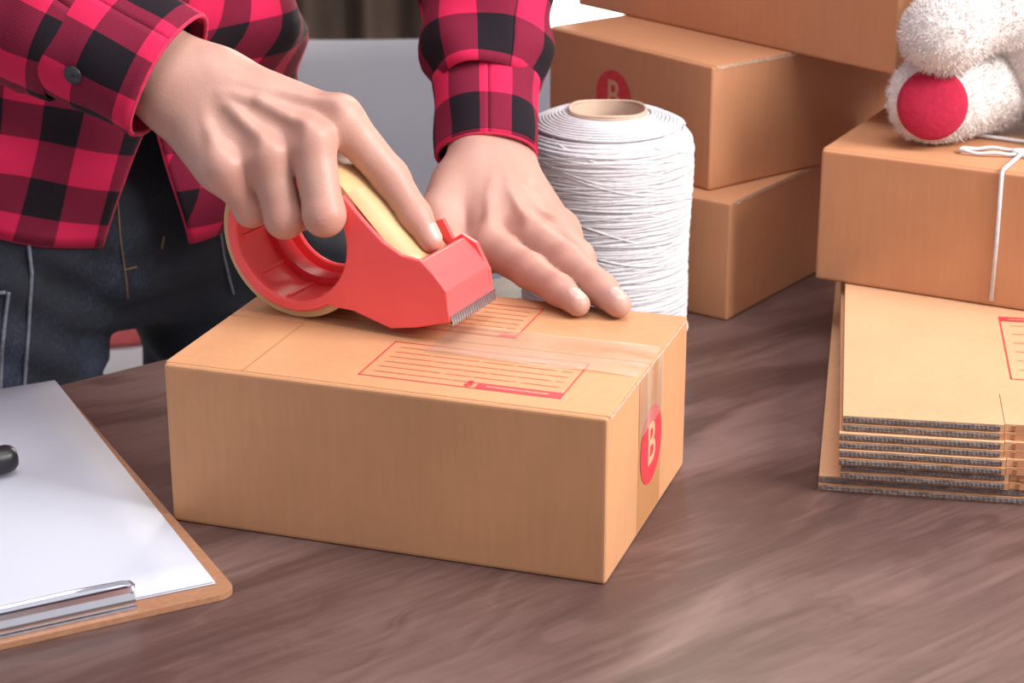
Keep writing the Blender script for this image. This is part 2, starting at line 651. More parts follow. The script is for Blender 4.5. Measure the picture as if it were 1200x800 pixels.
def vnormals(V, Q):
    n = np.cross(V[Q[:, 2]] - V[Q[:, 0]], V[Q[:, 3]] - V[Q[:, 1]])
    N = np.zeros_like(V)
    for k in range(4):
        np.add.at(N, Q[:, k], n)
    return N / (np.linalg.norm(N, axis=1, keepdims=True) + 1e-12)

def relax(V, Q, it=3, lam=0.5):
    for q in range(it):
        for s in (lam, -lam * 0.98):
            A = np.zeros_like(V); c = np.zeros(len(V))
            for k in range(4):
                np.add.at(A, Q[:, k], V[Q[:, (k + 1) % 4]] + V[Q[:, (k + 3) % 4]])
                np.add.at(c, Q[:, k], 2)
            V = V + s * (A / np.maximum(c, 1)[:, None] - V)
    return V

def v3(*a):
    return np.array(a, float)

def unit(a):
    a = np.asarray(a, float)
    return a / np.linalg.norm(a)

# ------------------------------------------------------------------ the setting
FLOOR = -0.75
m = MB().box((-3, -1.5, FLOOR - 0.05), (3, 3.6, FLOOR))
tag(m.build('floor', M['floor']), kind='structure')
m = MB()
m.box((-3, 3.42, FLOOR), (0.02, 3.55, 1.9)).box((1.15, 3.42, FLOOR), (3, 3.55, 1.9)).box((0.02, 3.42, 1.45), (1.15, 3.55, 1.9))
tag(m.build('wall_back', M['wall']), kind='structure')
wn = empty('window_1', (0.585, 3.46, FLOOR)); tag(wn, kind='structure')
fr = MB()
for x0, x1, z0, z1 in ((-.565, -.525, 0, 2.2), (.525, .565, 0, 2.2), (-.525, .525, 0, .05), (-.525, .525, 2.15, 2.2), (-.02, .02, .05, 2.15)):
    fr.box((x0, -.02, z0), (x1, .03, z1))
fr.build('frame', M['white'], wn)
MB().box((-.525, 0, .05), (-.02, .006, 2.15)).build('pane', M['glass'], wn)
MB().box((.02, 0, .05), (.525, .006, 2.15)).build('pane', M['glass'], wn)
MB().box((-.6, .30, -.1), (.6, .31, 2.25)).build('daylight_outside', M['daylight'], wn)

# curtain with real folds
cv, cf = [], []
ncol, nrow = 260, 2
for i in range(ncol):
    x = -1.7 + 1.735 * i / (ncol - 1)
    y = 3.27 + 0.028 * math.sin(x * 62) + 0.016 * math.sin(x * 23 + 1) + 0.008 * math.sin(x * 140)
    for z in (FLOOR + 0.02, 1.5):
        cv.append((x, y, z))
for i in range(ncol - 1):
    cf.append((2 * i, 2 * i + 2, 2 * i + 3, 2 * i + 1))
ct = empty('curtain', (-0.83, 3.27, FLOOR))
tag(ct, 'dark brown floor-length curtain hanging in folds behind the grey chair', 'curtain')
ob = obj('curtain_cloth', cv, cf, M['curtain'], ct, True, world=True)
md = ob.modifiers.new('thick', 'SOLIDIFY'); md.thickness = 0.004
V, F = tube_mesh([(-1.75, 3.27, 1.5), (0.1, 3.27, 1.5)], 0.012, 12)
obj('curtain_rail', V, F, M['steel'], ct, True, world=True)

# ------------------------------------------------------------------ table
TA = math.atan2(0.618, 0.786)
tb = empty('table', (-0.2804, 1.2565, 0), TA)
tag(tb, 'dark brown wood-grained packing table everything stands on', 'table')
rbox('tabletop', (2.1, 0.92, 0.03), M['wood'], tb, (-0.62, -0.92, -0.03), 0.002)
for x, y in ((-.55, -.85), (1.36, -.85), (-.55, -.11), (1.36, -.11)):
    rbox('leg', (0.05, 0.05, 0.72), M['black'], tb, (x, y, FLOOR), 0.004)
MB().box((-.5, -.84, -.09), (1.36, -.82, -.03)).box((-.5, -.09, -.09), (1.36, -.07, -.03)).build('apron', M['black'], tb)

# ------------------------------------------------------------------ cartons
def carton(name, loc, yaw, L, W, H, label, group=None, mat='card'):
    """closed carton; local origin is the front-left bottom corner"""
    t = empty(name, loc, yaw)
    tag(t, label, 'box', group)
    rbox('carton_body', (L, W, H - 0.0005), M[mat], t, (0, 0, 0), 0.0022, 3)
    for y0, y1 in ((0.0026, W / 2 - 0.0005), (W / 2 + 0.0005, W - 0.0026)):
        fl = rbox('top_flap', (L, y1 - y0, 0.0030), M[mat], t, (0, y0, H - 0.0030), 0.0005, 2)
        for x in (-0.0001, L - 0.0001):
            e = MB()
            n = 40
            V = []
            for i in range(n + 1):
                y = y0 + 0.0008 + (y1 - y0 - 0.0016) * i / n
                k = 0.0004 * math.sin(i * 1.9) * math.sin(i * 0.7)
                V += [(x + 0.0001 + (0.0003 if x > 0.01 else -0.0003), y, H - 0.0026 + k), (x + 0.0001 + (0.0003 if x > 0.01 else -0.0003), y, H - 0.0005 + k * .5)]
            obj('flap_edge', V, [(2 * i, 2 * i + 2, 2 * i + 3, 2 * i + 1) for i in range(n)], M['pale_edge'], fl, False)
    return t

def round_print(parent, c, axis, r):
    """red round emblem with a letter; axis 'x' = on the right end, 'y' = on the front"""
    n = 48
    V = [(0, 0, 0)] + [(r * math.cos(2 * math.pi * i / n), r * math.sin(2 * math.pi * i / n), 0) for i in range(n)]
    F = [(0, 1 + i, 1 + (i + 1) % n) for i in range(n)]
    if axis == 'x':
        rot = Matrix(((0, 0, 1), (1, 0, 0), (0, 1, 0)))
    else:
        rot = Matrix(((1, 0, 0), (0, 0, -1), (0, 1, 0)))
    V = [rot @ Vector(v) + Vector(c) for v in V]
    d = obj('round_print', V, F, M['print_red'], parent, False)
    nrm = rot @ Vector((0, 0, 1))
    text_mesh('letter', 'B', r * 1.55, M['card3'], d, Vector(c) + nrm * 0.0001, rot.to_quaternion(), 0.9)
    return d

def strips(segs, z, w):
    mb = MB()
    for (x0, y0), (x1, y1) in segs:
        d = Vector((x1 - x0, y1 - y0)).normalized() * (w / 2)
        nx, ny = -d.y, d.x
        mb.add([(x0 - d.x + nx, y0 - d.y + ny, z), (x0 - d.x - nx, y0 - d.y - ny, z), (x1 + d.x - nx, y1 + d.y - ny, z), (x1 + d.x + nx, y1 + d.y + ny, z)], [(0, 1, 2, 3)])
    return mb

def address_print(parent, x0, x1, y0, y1, z, bar=None):
    mb = strips([((x0, y0), (x1, y0)), ((x1, y0), (x1, y1)), ((x1, y1), (x0, y1)), ((x0, y1), (x0, y0))], z, 0.0009)
    a = mb.build('address_frame', M['print_red'], parent)
    n = 7
    sg = []
    for i in range(1, n):
        y = y0 + (y1 - y0) * i / n
        xs = x0 + 0.006
        while xs < x1 - 0.008:
            ln = min(rnd.uniform(0.012, 0.03), x1 - 0.005 - xs)
            sg.append(((xs, y), (xs + ln, y)))
            xs += ln + rnd.uniform(0.001, 0.004)
    strips(sg, z, 0.0006).build('ruled_line', M['print_thin'], a)['kind'] = 'stuff'
    if bar:
        bx0, bx1, by0, by1 = bar
        br = MB().add([(bx0, by0, z + .00004), (bx1, by0, z + .00004), (bx1, by1, z + .00004), (bx0, by1, z + .00004)], [(0, 1, 2, 3)]).build('solid_bar', M['print_red'], a)
        tx = []
        x = bx0 + 0.006
        while x < bx1 - 0.008:
            ln = rnd.uniform(0.0012, 0.0035)
            tx.append(((x, (by0 + by1) / 2), (x + ln, (by0 + by1) / 2)))
            x += ln + 0.0016
        strips(tx, z + .00008, 0.0012).build('small_lettering', M['card3'], br)
    return a

# the carton being taped
H0 = 0.0937
main = carton('cardboard_box', (-0.1885, 1.0364, 0), -0.324, 0.25, 0.166, H0, 'kraft cardboard box being taped under both hands, red address panel on top')
zt = H0 + 0.0002
address_print(main, 0.107, 0.219, 0.0175, 0.071, zt, (0.172, 0.219, 0.0175, 0.0255))
address_print(main, 0.050, 0.168, 0.097, 0.149, zt, (0.158, 0.168, 0.097, 0.101))
# little figure printed beside the bar
fg = MB()
for cx, cy, rr in ((0.1675, 0.0255, 0.0017), (0.1675, 0.0215, 0.0024)):
    n = 14
    fg.add([(cx, cy, zt)] + [(cx + rr * math.cos(2 * math.pi * i / n), cy + rr * 1.2 * math.sin(2 * math.pi * i / n), zt) for i in range(n)], [(0, 1 + i, 1 + (i + 1) % n) for i in range(n)])
fg.build('printed_figure', M['print_red'], main)
round_print(main, (0.2502 + 0.0002, 0.087, 0.0447), 'x', 0.0223)
# brown tape under the emblem end and clear tape over the seam
MB().add([(0.2501, .061, .002), (0.2501, .109, .002), (0.2501, .109, H0 - .002), (0.2501, .061, H0 - .002)], [(0, 1, 2, 3)]).build('end_tape', M['kraft_tape'], main)
tv, tf = [], []
prof = [(x, H0 + 0.0006 + 0.0004 * math.sin(x * 90)) for x in np.linspace(0.128, 0.2475, 26)] + [(0.2496, H0 - 0.0002), (0.2506, H0 - 0.002), (0.2507, H0 - 0.02), (0.2507, H0 - 0.036)]
for i, (x, z) in enumerate(prof):
    for j in range(9):
        tv.append((x, 0.060 + 0.048 * j / 8, z + 0.0002 * math.sin(j * 2.1 + i * 0.7)))
for i in range(len(prof) - 1):
    for j in range(8):
        tf.append((i * 9 + j, (i + 1) * 9 + j, (i + 1) * 9 + j + 1, i * 9 + j + 1))
obj('clear_tape', tv, tf, M['clear'], main, True)
# crease across the left end of the lid
strips([((0.046, 0.003), (0.046, 0.163))], zt, 0.0006).build('lid_crease', M['kraft_tape'], main)

# stacked cartons behind the twine
lower = carton('cardboard_box', (0.0137, 1.4681, 0), -0.6196, 0.17, 0.25, 0.087, 'kraft cardboard box at the bottom of the stack behind the twine spool', 'cartons stacked behind the twine', 'card2')
upper = carton('cardboard_box', (0.0284, 1.5408, 0.0872), R(-52), 0.180, 0.26, 0.0892, 'kraft cardboard box with red round print, middle of the stack behind the twine', 'cartons stacked behind the twine', 'card2')
round_print(upper, (0.0755, -0.0003, 0.049), 'y', 0.0195)
top = carton('cardboard_box', (0.0525, 1.6270, 0.1766), R(-51), 0.33, 0.24, 0.17, 'largest kraft cardboard box on top of the stack, jutting over its right side', 'cartons stacked behind the twine', 'card2')

# flattened cartons under the tied box
def flat_carton(z, dx, dy, yaw, label, slit=0.095, first=False):
    t = empty('flattened_box', (0.1884 + dx, 1.0738 + dy, z), yaw)
    tag(t, label, 'flattened box', 'flattened cartons under the tied box')
    Wd, Dp, B = 0.27, 0.36, 0.0043
    for k in (0, 1):
        zb = k * (B + 0.0003) + 0.0001
        sh = MB()
        ofs = 0.0012 * k
        sh.box((0, ofs, zb), (slit - 0.0002, 0.05, zb + B))
        sh.box((slit + 0.0002, 0.0015 + ofs, zb), (Wd, 0.05, zb + B))
        sh.box((0, 0.05, zb), (Wd, Dp, zb + B))
        pn = sh.build('sheet', M['card3'] if k else M['card'], t)
        # cut edge: fluted paper between two liners, slightly uneven
        V, F = [], []
        nfl = 170
        for i in range(nfl + 1):
            x = 0.0004 + (slit - 0.0030) * i / nfl
            for q, (zz, out) in enumerate(((0.0004, .0003), (0.0011, .0007), (B / 2, .0007), (B - .0011, .0007), (B - .0004, .0003))):
                rip = (0.00014 * math.sin(i * 1.35 + q * 0.5) + rnd.uniform(-.00012, .00012)) if 0 < q < 4 else 0
                V.append((x, ofs - out + rip * .8 + rnd.uniform(-.0001, .0001), zb + zz))
        for i in range(nfl):
            for q in range(4):
                F.append((5 * i + q, 5 * i + 5 + q, 5 * i + 6 + q, 5 * i + 1 + q))
        obj('fluted_edge', V, F, M['edge'], pn, False)
        # pointed fold where the next panel turns under
        V = [(slit + .0006, ofs + .0036, zb + B * .5), (slit + .006, ofs + .0002, zb + .0003), (slit + .006, ofs + .0002, zb + B - .0003), (Wd, ofs + .0002, zb + .0003), (Wd, ofs + .0002, zb + B - .0003), (slit + .006, ofs + .004, zb + .0003), (slit + .006, ofs + .004, zb + B - .0003)]
        obj('panel_fold', V, [(0, 1, 2), (1, 3, 4, 2), (0, 5, 1), (0, 2, 6)], M['card2'], pn, False)
    return t

specs = [(0.0000, -0.0125, 0.0030, R(-10.0), 'flattened cardboard box at the very bottom of the pile, shifted left', .118),
         (0.0090, -0.0010, -0.0010, R(-9.5), 'flattened cardboard box second from the bottom of the pile', .094),
         (0.0180, -0.0025, -0.0020, R(-9.0), 'flattened cardboard box in the middle of the pile', .093),
         (0.0270, -0.0025, 0.0010, R(-8.8), 'flattened cardboard box second from the top of the pile', .092),
         (0.0360, -0.0002, 0.0055, R(-9.0), 'topmost flattened cardboard box, pale lid with red print', .090)]
for z, dx, dy, yw, lb, sl in specs:
    fb = flat_carton(z, dx, dy, yw, lb, sl)
zt2 = 0.0090 + 0.0003
address_print(fb, 0.0985, 0.215, 0.0750, 0.1880, zt2, (0.0985, 0.215, 0.1800, 0.1880))

# carton tied with string, on the pile
tied = carton('cardboard_box', (0.2067, 1.3280, 0.0455), R(-28), 0.25, 0.17, 0.0908, 'kraft cardboard box tied with white string, under the teddy bear', None, 'card2')
xs = 0.122
sp = [(xs, -.0014, .004), (xs + .0003, -.0014, .05), (xs, -.0014, .0908), (xs + .0004, .0005, .0924), (xs + .001, .08, .0925), (xs, .1695, .0924), (xs, .1714, .0903), (xs, .1714, .004), (xs, .1695, -.0005)]
V, F = tube_mesh(sp, 0.0014, 8)
st = obj('string', V, F, M['twine'], tied, True)
def loop(cx, cy, rx, ry, z, rot, a0=0.0, a1=2 * math.pi, n=40):
    return [(cx + rx * math.cos(a) * math.cos(rot) - ry * math.sin(a) * math.sin(rot), cy + rx * math.cos(a) * math.sin(rot) + ry * math.sin(a) * math.cos(rot), z + 0.0012 * math.sin(3 * a) ** 2) for a in np.linspace(a0, a1, n)]
for a in (loop(0.105, 0.040, 0.022, 0.007, .0925, 0.35), loop(0.137, 0.046, 0.020, 0.008, .0925, 0.1), [(0.030, 0.082, .0922), (0.043, 0.085, .0924), (0.056, 0.083, .0926), (0.075, 0.079, .0925), (0.1225, 0.075, .0928)]):
    V, F = tube_mesh(a, 0.0013, 8)
    obj('bow_loop', V, F, M['twine'], st, True)

# ------------------------------------------------------------------ twine spool
sx, sy = 0.0640, 1.343
spool = empty('twine_spool', (sx, sy, 0))
tag(spool, 'large white twine spool on a cardboard core, standing behind the taped box', 'spool')
RS = 0.0572
spool.scale = (1, 1, 1.03)
def sprof(z):
    if z < 0.01:
        return RS - 0.006 * (1 - math.sqrt(max(0, 1 - ((0.01 - z) / 0.01) ** 2)))
    if z < 0.132:
        return RS - 0.0022 * (1 - z / 0.132) + 0.0006 * math.sin(z * 70)
    q = min(1.0, (z - 0.132) / 0.0145)
    return RS - 0.017 * (1 - math.sqrt(max(0, 1 - q * q)))
prof = [(0.0285, 0.0), (RS - .007, 0.0)] + [(sprof(z) + .0004, z) for z in np.linspace(0.003, 0.1462, 40)] + [(0.0325, 0.1495), (0.029, 0.1522), (0.0272, 0.153), (0.0272, 0.0)]
lathe('twine_body', prof, M['twine'], spool, 64)
lathe('core_tube', [(0.0243, 0.0005), (0.0272, 0.0005), (0.0272, 0.1545), (0.0268, 0.1552), (0.0247, 0.1552), (0.0243, 0.1545)], M['core'], spool, 56, True)
V0, F0 = tube_mesh([(0.0256 * math.cos(a), 0.0256 * math.sin(a), 0.1553 + 0.0006 * math.sin(3 * a)) for a in np.linspace(0, 2 * math.pi, 60, endpoint=False)], 0.0013, 6, closed=True)
obj('core_rim', V0, F0, M['core'], spool, True)
def wind(nturn, z0, z1, tilt, ph, lift, r, wob):
    pts = []
    n = int(nturn * 44)
    for i in range(n + 1):
        t = i / n
        a = 2 * math.pi * nturn * t + ph
        z = z0 + (z1 - z0) * t + tilt * math.sin(a + ph * 2 + 1.3 * math.sin(t * 9)) + wob * math.sin(a * 0.37 + ph) + wob * .6 * math.sin(a * 2.3)
        z = min(max(z, 0.003), 0.1464)
        rr = sprof(z) + lift + 0.0003 * math.sin(a * 1.7 + ph)
        pts.append((rr * math.cos(a), rr * math.sin(a), z))
    return tube_mesh(pts, r, 5)
for nt_, z0, z1, ti, ph, li, rr, wb in ((70, .004, .145, .001, 0, 0.0, .00135, .0006), (24, .02, .143, .0065, 1.7, .0003, .0011, .0012), (20, .138, .02, .009, 4.0, .0004, .0011, .0015), (16, .05, .144, .005, 2.6, .0005, .0011, .001), (12, .14, .065, .014, 5.2, .0006, .0010, .0012)):
    V, F = wind(nt_, z0, z1, ti, ph, li, rr, wb)
    obj('twine_winding', V, F, M['twine'], spool, True)
# spiral on the shoulder
pts = []
for i in range(420):
    a = i * 0.148
    r = 0.0518 - 0.0232 * i / 419 + 0.0005 * math.sin(a * 3.1)
    q = (0.0518 - r) / 0.0232
    pts.append((r * math.cos(a), r * math.sin(a), 0.1455 + 0.0075 * math.sin(q * 1.45)))
V, F = tube_mesh(pts, 0.0012, 5)
obj('top_winding', V, F, M['twine'], spool, True)
V, F = tube_mesh([(-0.048, -0.016, .140), (-0.0535, -0.018, .132), (-0.0552, -0.020, .118), (-0.0545, -0.021, .104), (-0.0525, -0.0215, .090)], 0.0009, 6)
obj('loose_end', V, F, M['twine'], spool, True)

# ------------------------------------------------------------------ clipboard, paper, pen
CBY = R(117.6 - 90)
cb = empty('clipboard', (-0.1406, 0.9436, 0), CBY)     # origin: near right corner, x to the left is negative
tag(cb, 'brown hardboard clipboard with a metal clip, holding white paper', 'clipboard')
def rounded_board(name, x0, x1, y0, y1, z0, z1, r, mat, parent):
    P = []
    for cx, cy, a0 in ((x1 - r, y0 + r, -90), (x1 - r, y1 - r, 0), (x0 + r, y1 - r, 90), (x0 + r, y0 + r, 180)):
        for k in range(7):
            a = R(a0 + 15 * k)
            P.append((cx + r * math.cos(a), cy + r * math.sin(a)))
    n = len(P)
    V = [(x, y, z0) for x, y in P] + [(x, y, z1) for x, y in P]
    F = [tuple(range(n - 1, -1, -1)), tuple(range(n, 2 * n))] + [(i, (i + 1) % n, n + (i + 1) % n, n + i) for i in range(n)]
    return obj(name, V, F, mat, parent, False)
rounded_board('board', -0.23, 0.0, 0.0, 0.33, 0.0003, 0.0035, 0.010, M['hardboard'], cb)
# metal clip along the near edge
cx0, cx1 = -0.165, -0.052
cl = MB().box((cx0, 0.004, 0.0036), (cx1, 0.030, 0.0048)).build('clip_base', M['steel'], cb)
cp = [(0.006, 0.0052), (0.006, 0.0085), (0.008, 0.0115), (0.0115, 0.0128), (0.0155, 0.0120), (0.0180, 0.0095), (0.0205, 0.0072), (0.024, 0.0066), (0.0243, 0.0060), (0.0200, 0.0064), (0.0172, 0.0085), (0.0150, 0.0108), (0.0115, 0.0116), (0.0088, 0.0106), (0.0072, 0.0082), (0.0072, 0.0052)]
V = [(cx0, y, z) for y, z in cp] + [(cx1, y, z) for y, z in cp]
n = len(cp)
F = [(i, (i + 1) % n, n + (i + 1) % n, n + i) for i in range(n)]
ob = obj('clip_bar', V, F + [tuple(range(n))[::-1], tuple(range(n, 2 * n))], M['chrome'], cb, True)
sharp(ob, 0.5)
V, F = tube_mesh([(cx1 - .0015, .0075, .012), (cx1 + .0008, .0115, .0135), (cx1 + .0008, .0175, .0125), (cx1 - .002, .024, .010), (cx1 - .03, .0285, .0085), (cx1 - .06, .0275, .0085), (cx0 + .03, .0285, .0085), (cx0 + .002, .024, .010), (cx0 - .0008, .0175, .0125), (cx0 - .0008, .0115, .0135)], 0.0011, 8)
obj('clip_wire', V, F, M['chrome'], cb, True)

# paper stack: several sheets, each a sheet of its own
for k in range(2, 5):
    zz = 0.0040 + 0.0005 * (k - 2)
    ox, oy, rr = (0.0, 0.0, 0.0) if k == 4 else (rnd.uniform(-.001, .0005), rnd.uniform(-.001, .0008), rnd.uniform(-.004, .004))
    nx, ny = 8, 12
    V, F = [], []
    for j in range(ny + 1):
        for i in range(nx + 1):
            x = -0.210 * (1 - i / nx) + ox
            y = 0.322 * j / ny + oy
            V.append((x * math.cos(rr) - y * math.sin(rr), x * math.sin(rr) + y * math.cos(rr), 0.0))
    for j in range(ny):
        for i in range(nx):
            a = j * (nx + 1) + i
            F.append((a, a + 1, a + nx + 2, a + nx + 1))
    p = obj('paper_sheet', V, F, M['paper'], None, True)
    p.location = (-0.1535, 0.9512, zz)
    p.rotation_euler = (0, 0, R(26.4))
    sd = p.modifiers.new('thick', 'SOLIDIFY'); sd.thickness = 0.00025; sd.offset = 1
    tag(p, 'topmost blank white sheet on the clipboard' if k == 4 else 'white sheet beneath the top page on the clipboard', 'paper', None if k == 4 else 'sheets under the top page')

pen = empty('marker_pen', (-0.2885, 1.091, 0.0063), 0)
tag(pen, 'black pen lying on the clipboard paper at the left edge', 'pen')
pd = v3(-0.85, -0.52, 0); pd = unit(pd)
def pp(t, z=0.0085):
    return (pd[0] * t, pd[1] * t, z)
V, F = tube_mesh([pp(-.0020), pp(-.0012), pp(.001), pp(.004), pp(.060)], [.0030, .0056, .0074, .0082, .0082], 24)
obj('pen_cap', V, F, M['black'], pen, True)
V, F = tube_mesh([pp(.060), pp(.0605), pp(.13), pp(.136)], [.0082, .0076, .0074, .0045], 24)
obj('barrel', V, F, M['black'], pen, True)
V, F = tube_mesh([(pd[0] * t - pd[1] * -.0066, pd[1] * t + pd[0] * -.0066, .0058) for t in (.003, .02, .045)], [.0016, .0018, .0014], 10)
obj('pocket_clip', V, F, M['steel'], pen, True)

# ------------------------------------------------------------------ tape dispenser
DC = v3(-0.1244, 1.1097, 0.1407)
DE = v3(0.8942, -0.4478, 0)
DA = v3(0.4478, 0.8942, 0)
def disp(s, o, z):
    return DC + DE * s + DA * o + v3(0, 0, z)
td = empty('tape_dispenser', (DC[0], DC[1], H0 + 0.0002), math.atan2(-0.4478, 0.8942))
tag(td, 'red plastic packing tape dispenser gripped in the right hand', 'tape dispenser')
RT = 0.0474
cz = RT + 0.0002
hub = ring('hub', 0.0372, 0.0404, 0.0, 0.050, M['red'], td, cz)
for k in range(10):
    a = 2 * math.pi * k / 10 + 0.15
    c, s = math.cos(a), math.sin(a)
    V = []
    for y in (0.004, 0.044):
        for r, t in ((0.0374, -0.0016), (0.0374, 0.0016), (0.0361, 0.0010), (0.0361, -0.0010)):
            V.append((r * c - t * s, y, cz + r * s + t * c))
    obj('rib', V, [(0, 1, 2, 3), (7, 6, 5, 4), (0, 4, 5, 1), (1, 5, 6, 2), (2, 6, 7, 3), (3, 7, 4, 0)], M['red'], hub, False)
ring('front_flange', 0.0366, 0.0430, -0.0022, 0.0006, M['red'], td, cz, 72, 0.0010)
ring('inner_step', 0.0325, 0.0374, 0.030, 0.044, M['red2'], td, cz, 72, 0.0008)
ring('back_flange', 0.0295, 0.0436, 0.0485, 0.0515, M['red'], td, cz, 72, 0.0010)
roll = ring('tape_roll', 0.0406, RT, 0.0012, 0.0480, M['tape_tan'], td, cz, 96, 0.0004)
# strip of tape from the roll to the head
a = math.atan2(0.0352, 0.0310)
sx_, sz_ = RT * math.cos(a), RT * math.sin(a)
V = []
for i in range(9):
    t = i / 8
    x = sx_ + (0.0765 - sx_) * t
    z = sz_ + (-0.0105 - sz_) * t 
    for y in (0.0012, 0.0480):
        V.append((x, y, cz + z))
F = [(2 * i, 2 * i + 2, 2 * i + 3, 2 * i + 1) for i in range(8)]
ob = obj('tape_strip', V, F, M['tape_tan'], roll, True)
sd = ob.modifiers.new('thick', 'SOLIDIFY'); sd.thickness = 0.0004
arc = [(0.0418 * math.cos(R(q)), 0.0418 * math.sin(R(q))) for q in np.linspace(-58, 46, 15)]
front = [(0.0345, 0.0300), (0.0396, 0.0252), (0.0465, 0.0185), (0.0540, 0.0117), (0.0605, 0.0062), (0.0723, 0.0003), (0.0841, -0.0010), (0.0920, -0.0077), (0.0999, -0.0164), (0.1008, -0.0262), (0.1023, -0.0339), (0.0807, -0.0404), (0.0643, -0.0435), (0.0533, -0.0405), (0.0400, -0.0368), (0.0300, -0.0366)]
poly = arc[::-1][1:-1] 
poly = front + [p for p in arc][0:1] + arc[1:-1]
prism('front_plate', [(x, z + cz) for x, z in poly], -0.0022, 0.0012, M['red'], td, 0.0009)
back = [(0.0330, 0.0265), (0.0460, 0.0120), (0.0560, 0.0040), (0.0627, 0.0047), (0.0700, 0.0072), (0.0765, -0.0037), (0.0820, 0.0002), (0.0914, -0.0041), (0.0995, -0.0188), (0.1005, -0.0289), (0.1011, -0.0320), (0.0807, -0.0404), (0.0643, -0.0435), (0.0533, -0.0405), (0.0400, -0.0368), (0.0300, -0.0366)]
prism('back_plate', [(x, z + cz) for x, z in back + arc[0:1] + arc[1:-1]], 0.0495, 0.0525, M['red'], td, 0.0009)
deck = [(0.0570, -0.0110), (0.0735, -0.0125), (0.0790, -0.0035), (0.0836, -0.0014), (0.0915, -0.0080), (0.0990, -0.0166), (0.1000, -0.0262), (0.1012, -0.0320), (0.0970, -0.0320), (0.0955, -0.0190), (0.0900, -0.0120), (0.0840, -0.0080), (0.0800, -0.0150), (0.0570, -0.0145)]
prism('head_deck', [(x, z + cz) for x, z in deck], 0.0010, 0.0500, M['red'], td, 0.0009)
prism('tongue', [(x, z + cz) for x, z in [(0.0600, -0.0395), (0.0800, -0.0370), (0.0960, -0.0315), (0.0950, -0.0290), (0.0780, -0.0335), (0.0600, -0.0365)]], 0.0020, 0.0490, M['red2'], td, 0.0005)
# toothed blade
V, F = [], []
nt_ = 40
for i in range(nt_ + 1):
    y = -0.0015 + 0.0535 * i / nt_
    z = -0.0368 if i % 2 else -0.0352
    for x in (0.1012, 0.1020):
        V += [(x, y, cz - 0.0305), (x + 0.0012, y, cz + z)]
for i in range(nt_):
    b = i * 4
    F += [(b, b + 1, b + 5, b + 4), (b + 2, b + 6, b + 7, b + 3), (b + 1, b + 3, b + 7, b + 5), (b, b + 4, b + 6, b + 2)]
obj('cutting_blade', V, F, M['steel'], td, False)
# ------------------------------------------------------------------ person
PO = v3(-0.305, 1.470, FLOOR)
DF = unit(v3(0.57, -0.82, 0))          # the way the person faces
DL = unit(v3(0.82, 0.57, 0))           # the person's left

def hand(f, W, mcp, fingers, thumb, dors, rad, elbow, ulna=True):
    """palm, wrist, knuckles, tendons and five fingers in field f"""
    W = np.asarray(W, float)
    mcp = [np.asarray(p, float) for p in mcp]
    dors = unit(dors)
    mid = (mcp[1] + mcp[2]) / 2
    hdir = unit(mid - W)
    side = unit(mcp[0] - mcp[3])            # towards the index finger
    offs = (0.018 if ulna else 0.013, 0.006, -0.004, -0.012)
    for i, p in enumerate(mcp):             # metacarpals
        c = W + side * offs[i] + hdir * 0.012
        cone(f, c, p - dors * 0.003, 0.0135, 0.0108, 0.014)
        cone(f, c - dors * 0.010, p - dors * 0.011 - hdir * 0.006, 0.012, 0.0095, 0.014)
    # wrist and forearm root
    for s in (0.0115, -0.0115):
        cone(f, W + side * s + unit(elbow - W) * 0.075, W + side * s * 0.95 + hdir * 0.004, 0.0200, 0.0168, 0.016)
    # knuckles and tendons
    for i, p in enumerate(mcp):
        ell(f, p + dors * (-0.0010 if i == 0 else 0.0036), (0.0098, 0.0098, 0.0090), 0.006)
        c = W + side * offs[i] * 0.45 + dors * 0.0112 + hdir * 0.022
        cone(f, c, p + dors * 0.0088 - hdir * 0.004, 0.0018, 0.0034, 0.0045)
    if ulna:
        ell(f, W - side * 0.017 + dors * 0.008 - hdir * 0.012, (0.0085, 0.0085, 0.0085), 0.010)   # end of the ulna
    base = f.F.copy()
    out = base.copy()
    for q, r in zip(fingers, rad):
        sl, d = chain(f, q, r, 0.0045, 0.009)
        out[sl] = np.minimum(out[sl], smin(base[sl], d, 0.008))
    f.F = out
    # hollows between the knuckles, veins across the back
    for i in range(3):
        m_ = (mcp[i] + mcp[i + 1]) / 2
        a_ = W * .35 + m_ * .65 + side * (offs[i] + offs[i + 1]) * .12
        cone(f, a_ + dors * 0.0175, m_ + dors * 0.0158 - hdir * 0.002, 0.0035, 0.0050, 0.008, sub=True)
    v0 = W + side * 0.004 + dors * 0.0128 + hdir * .012
    for pts in () if not ulna else ((v0, v0 + hdir * .020 - side * .005, v0 + hdir * .040 - side * .010 - dors * .0012, v0 + hdir * .058 - side * .012 - dors * .003),
                (v0 + hdir * .018 - side * .004, v0 + hdir * .034 + side * .006, v0 + hdir * .052 + side * .009 - dors * .002)):
        for p0, p1 in zip(pts[:-1], pts[1:]):
            cone(f, p0 - dors * .0006, p1 - dors * .0006, 0.0012, 0.0012, 0.0045)
    # thumb: ball, then phalanges
    t = [np.asarray(p, float) for p in thumb]
    cone(f, t[0], t[1], 0.0155, 0.0125, 0.014)
    sl, d = chain(f, t[1:], (0.0122, 0.0105, 0.0078), 0.005, 0.008)
    f.put(sl, d, 0.006)

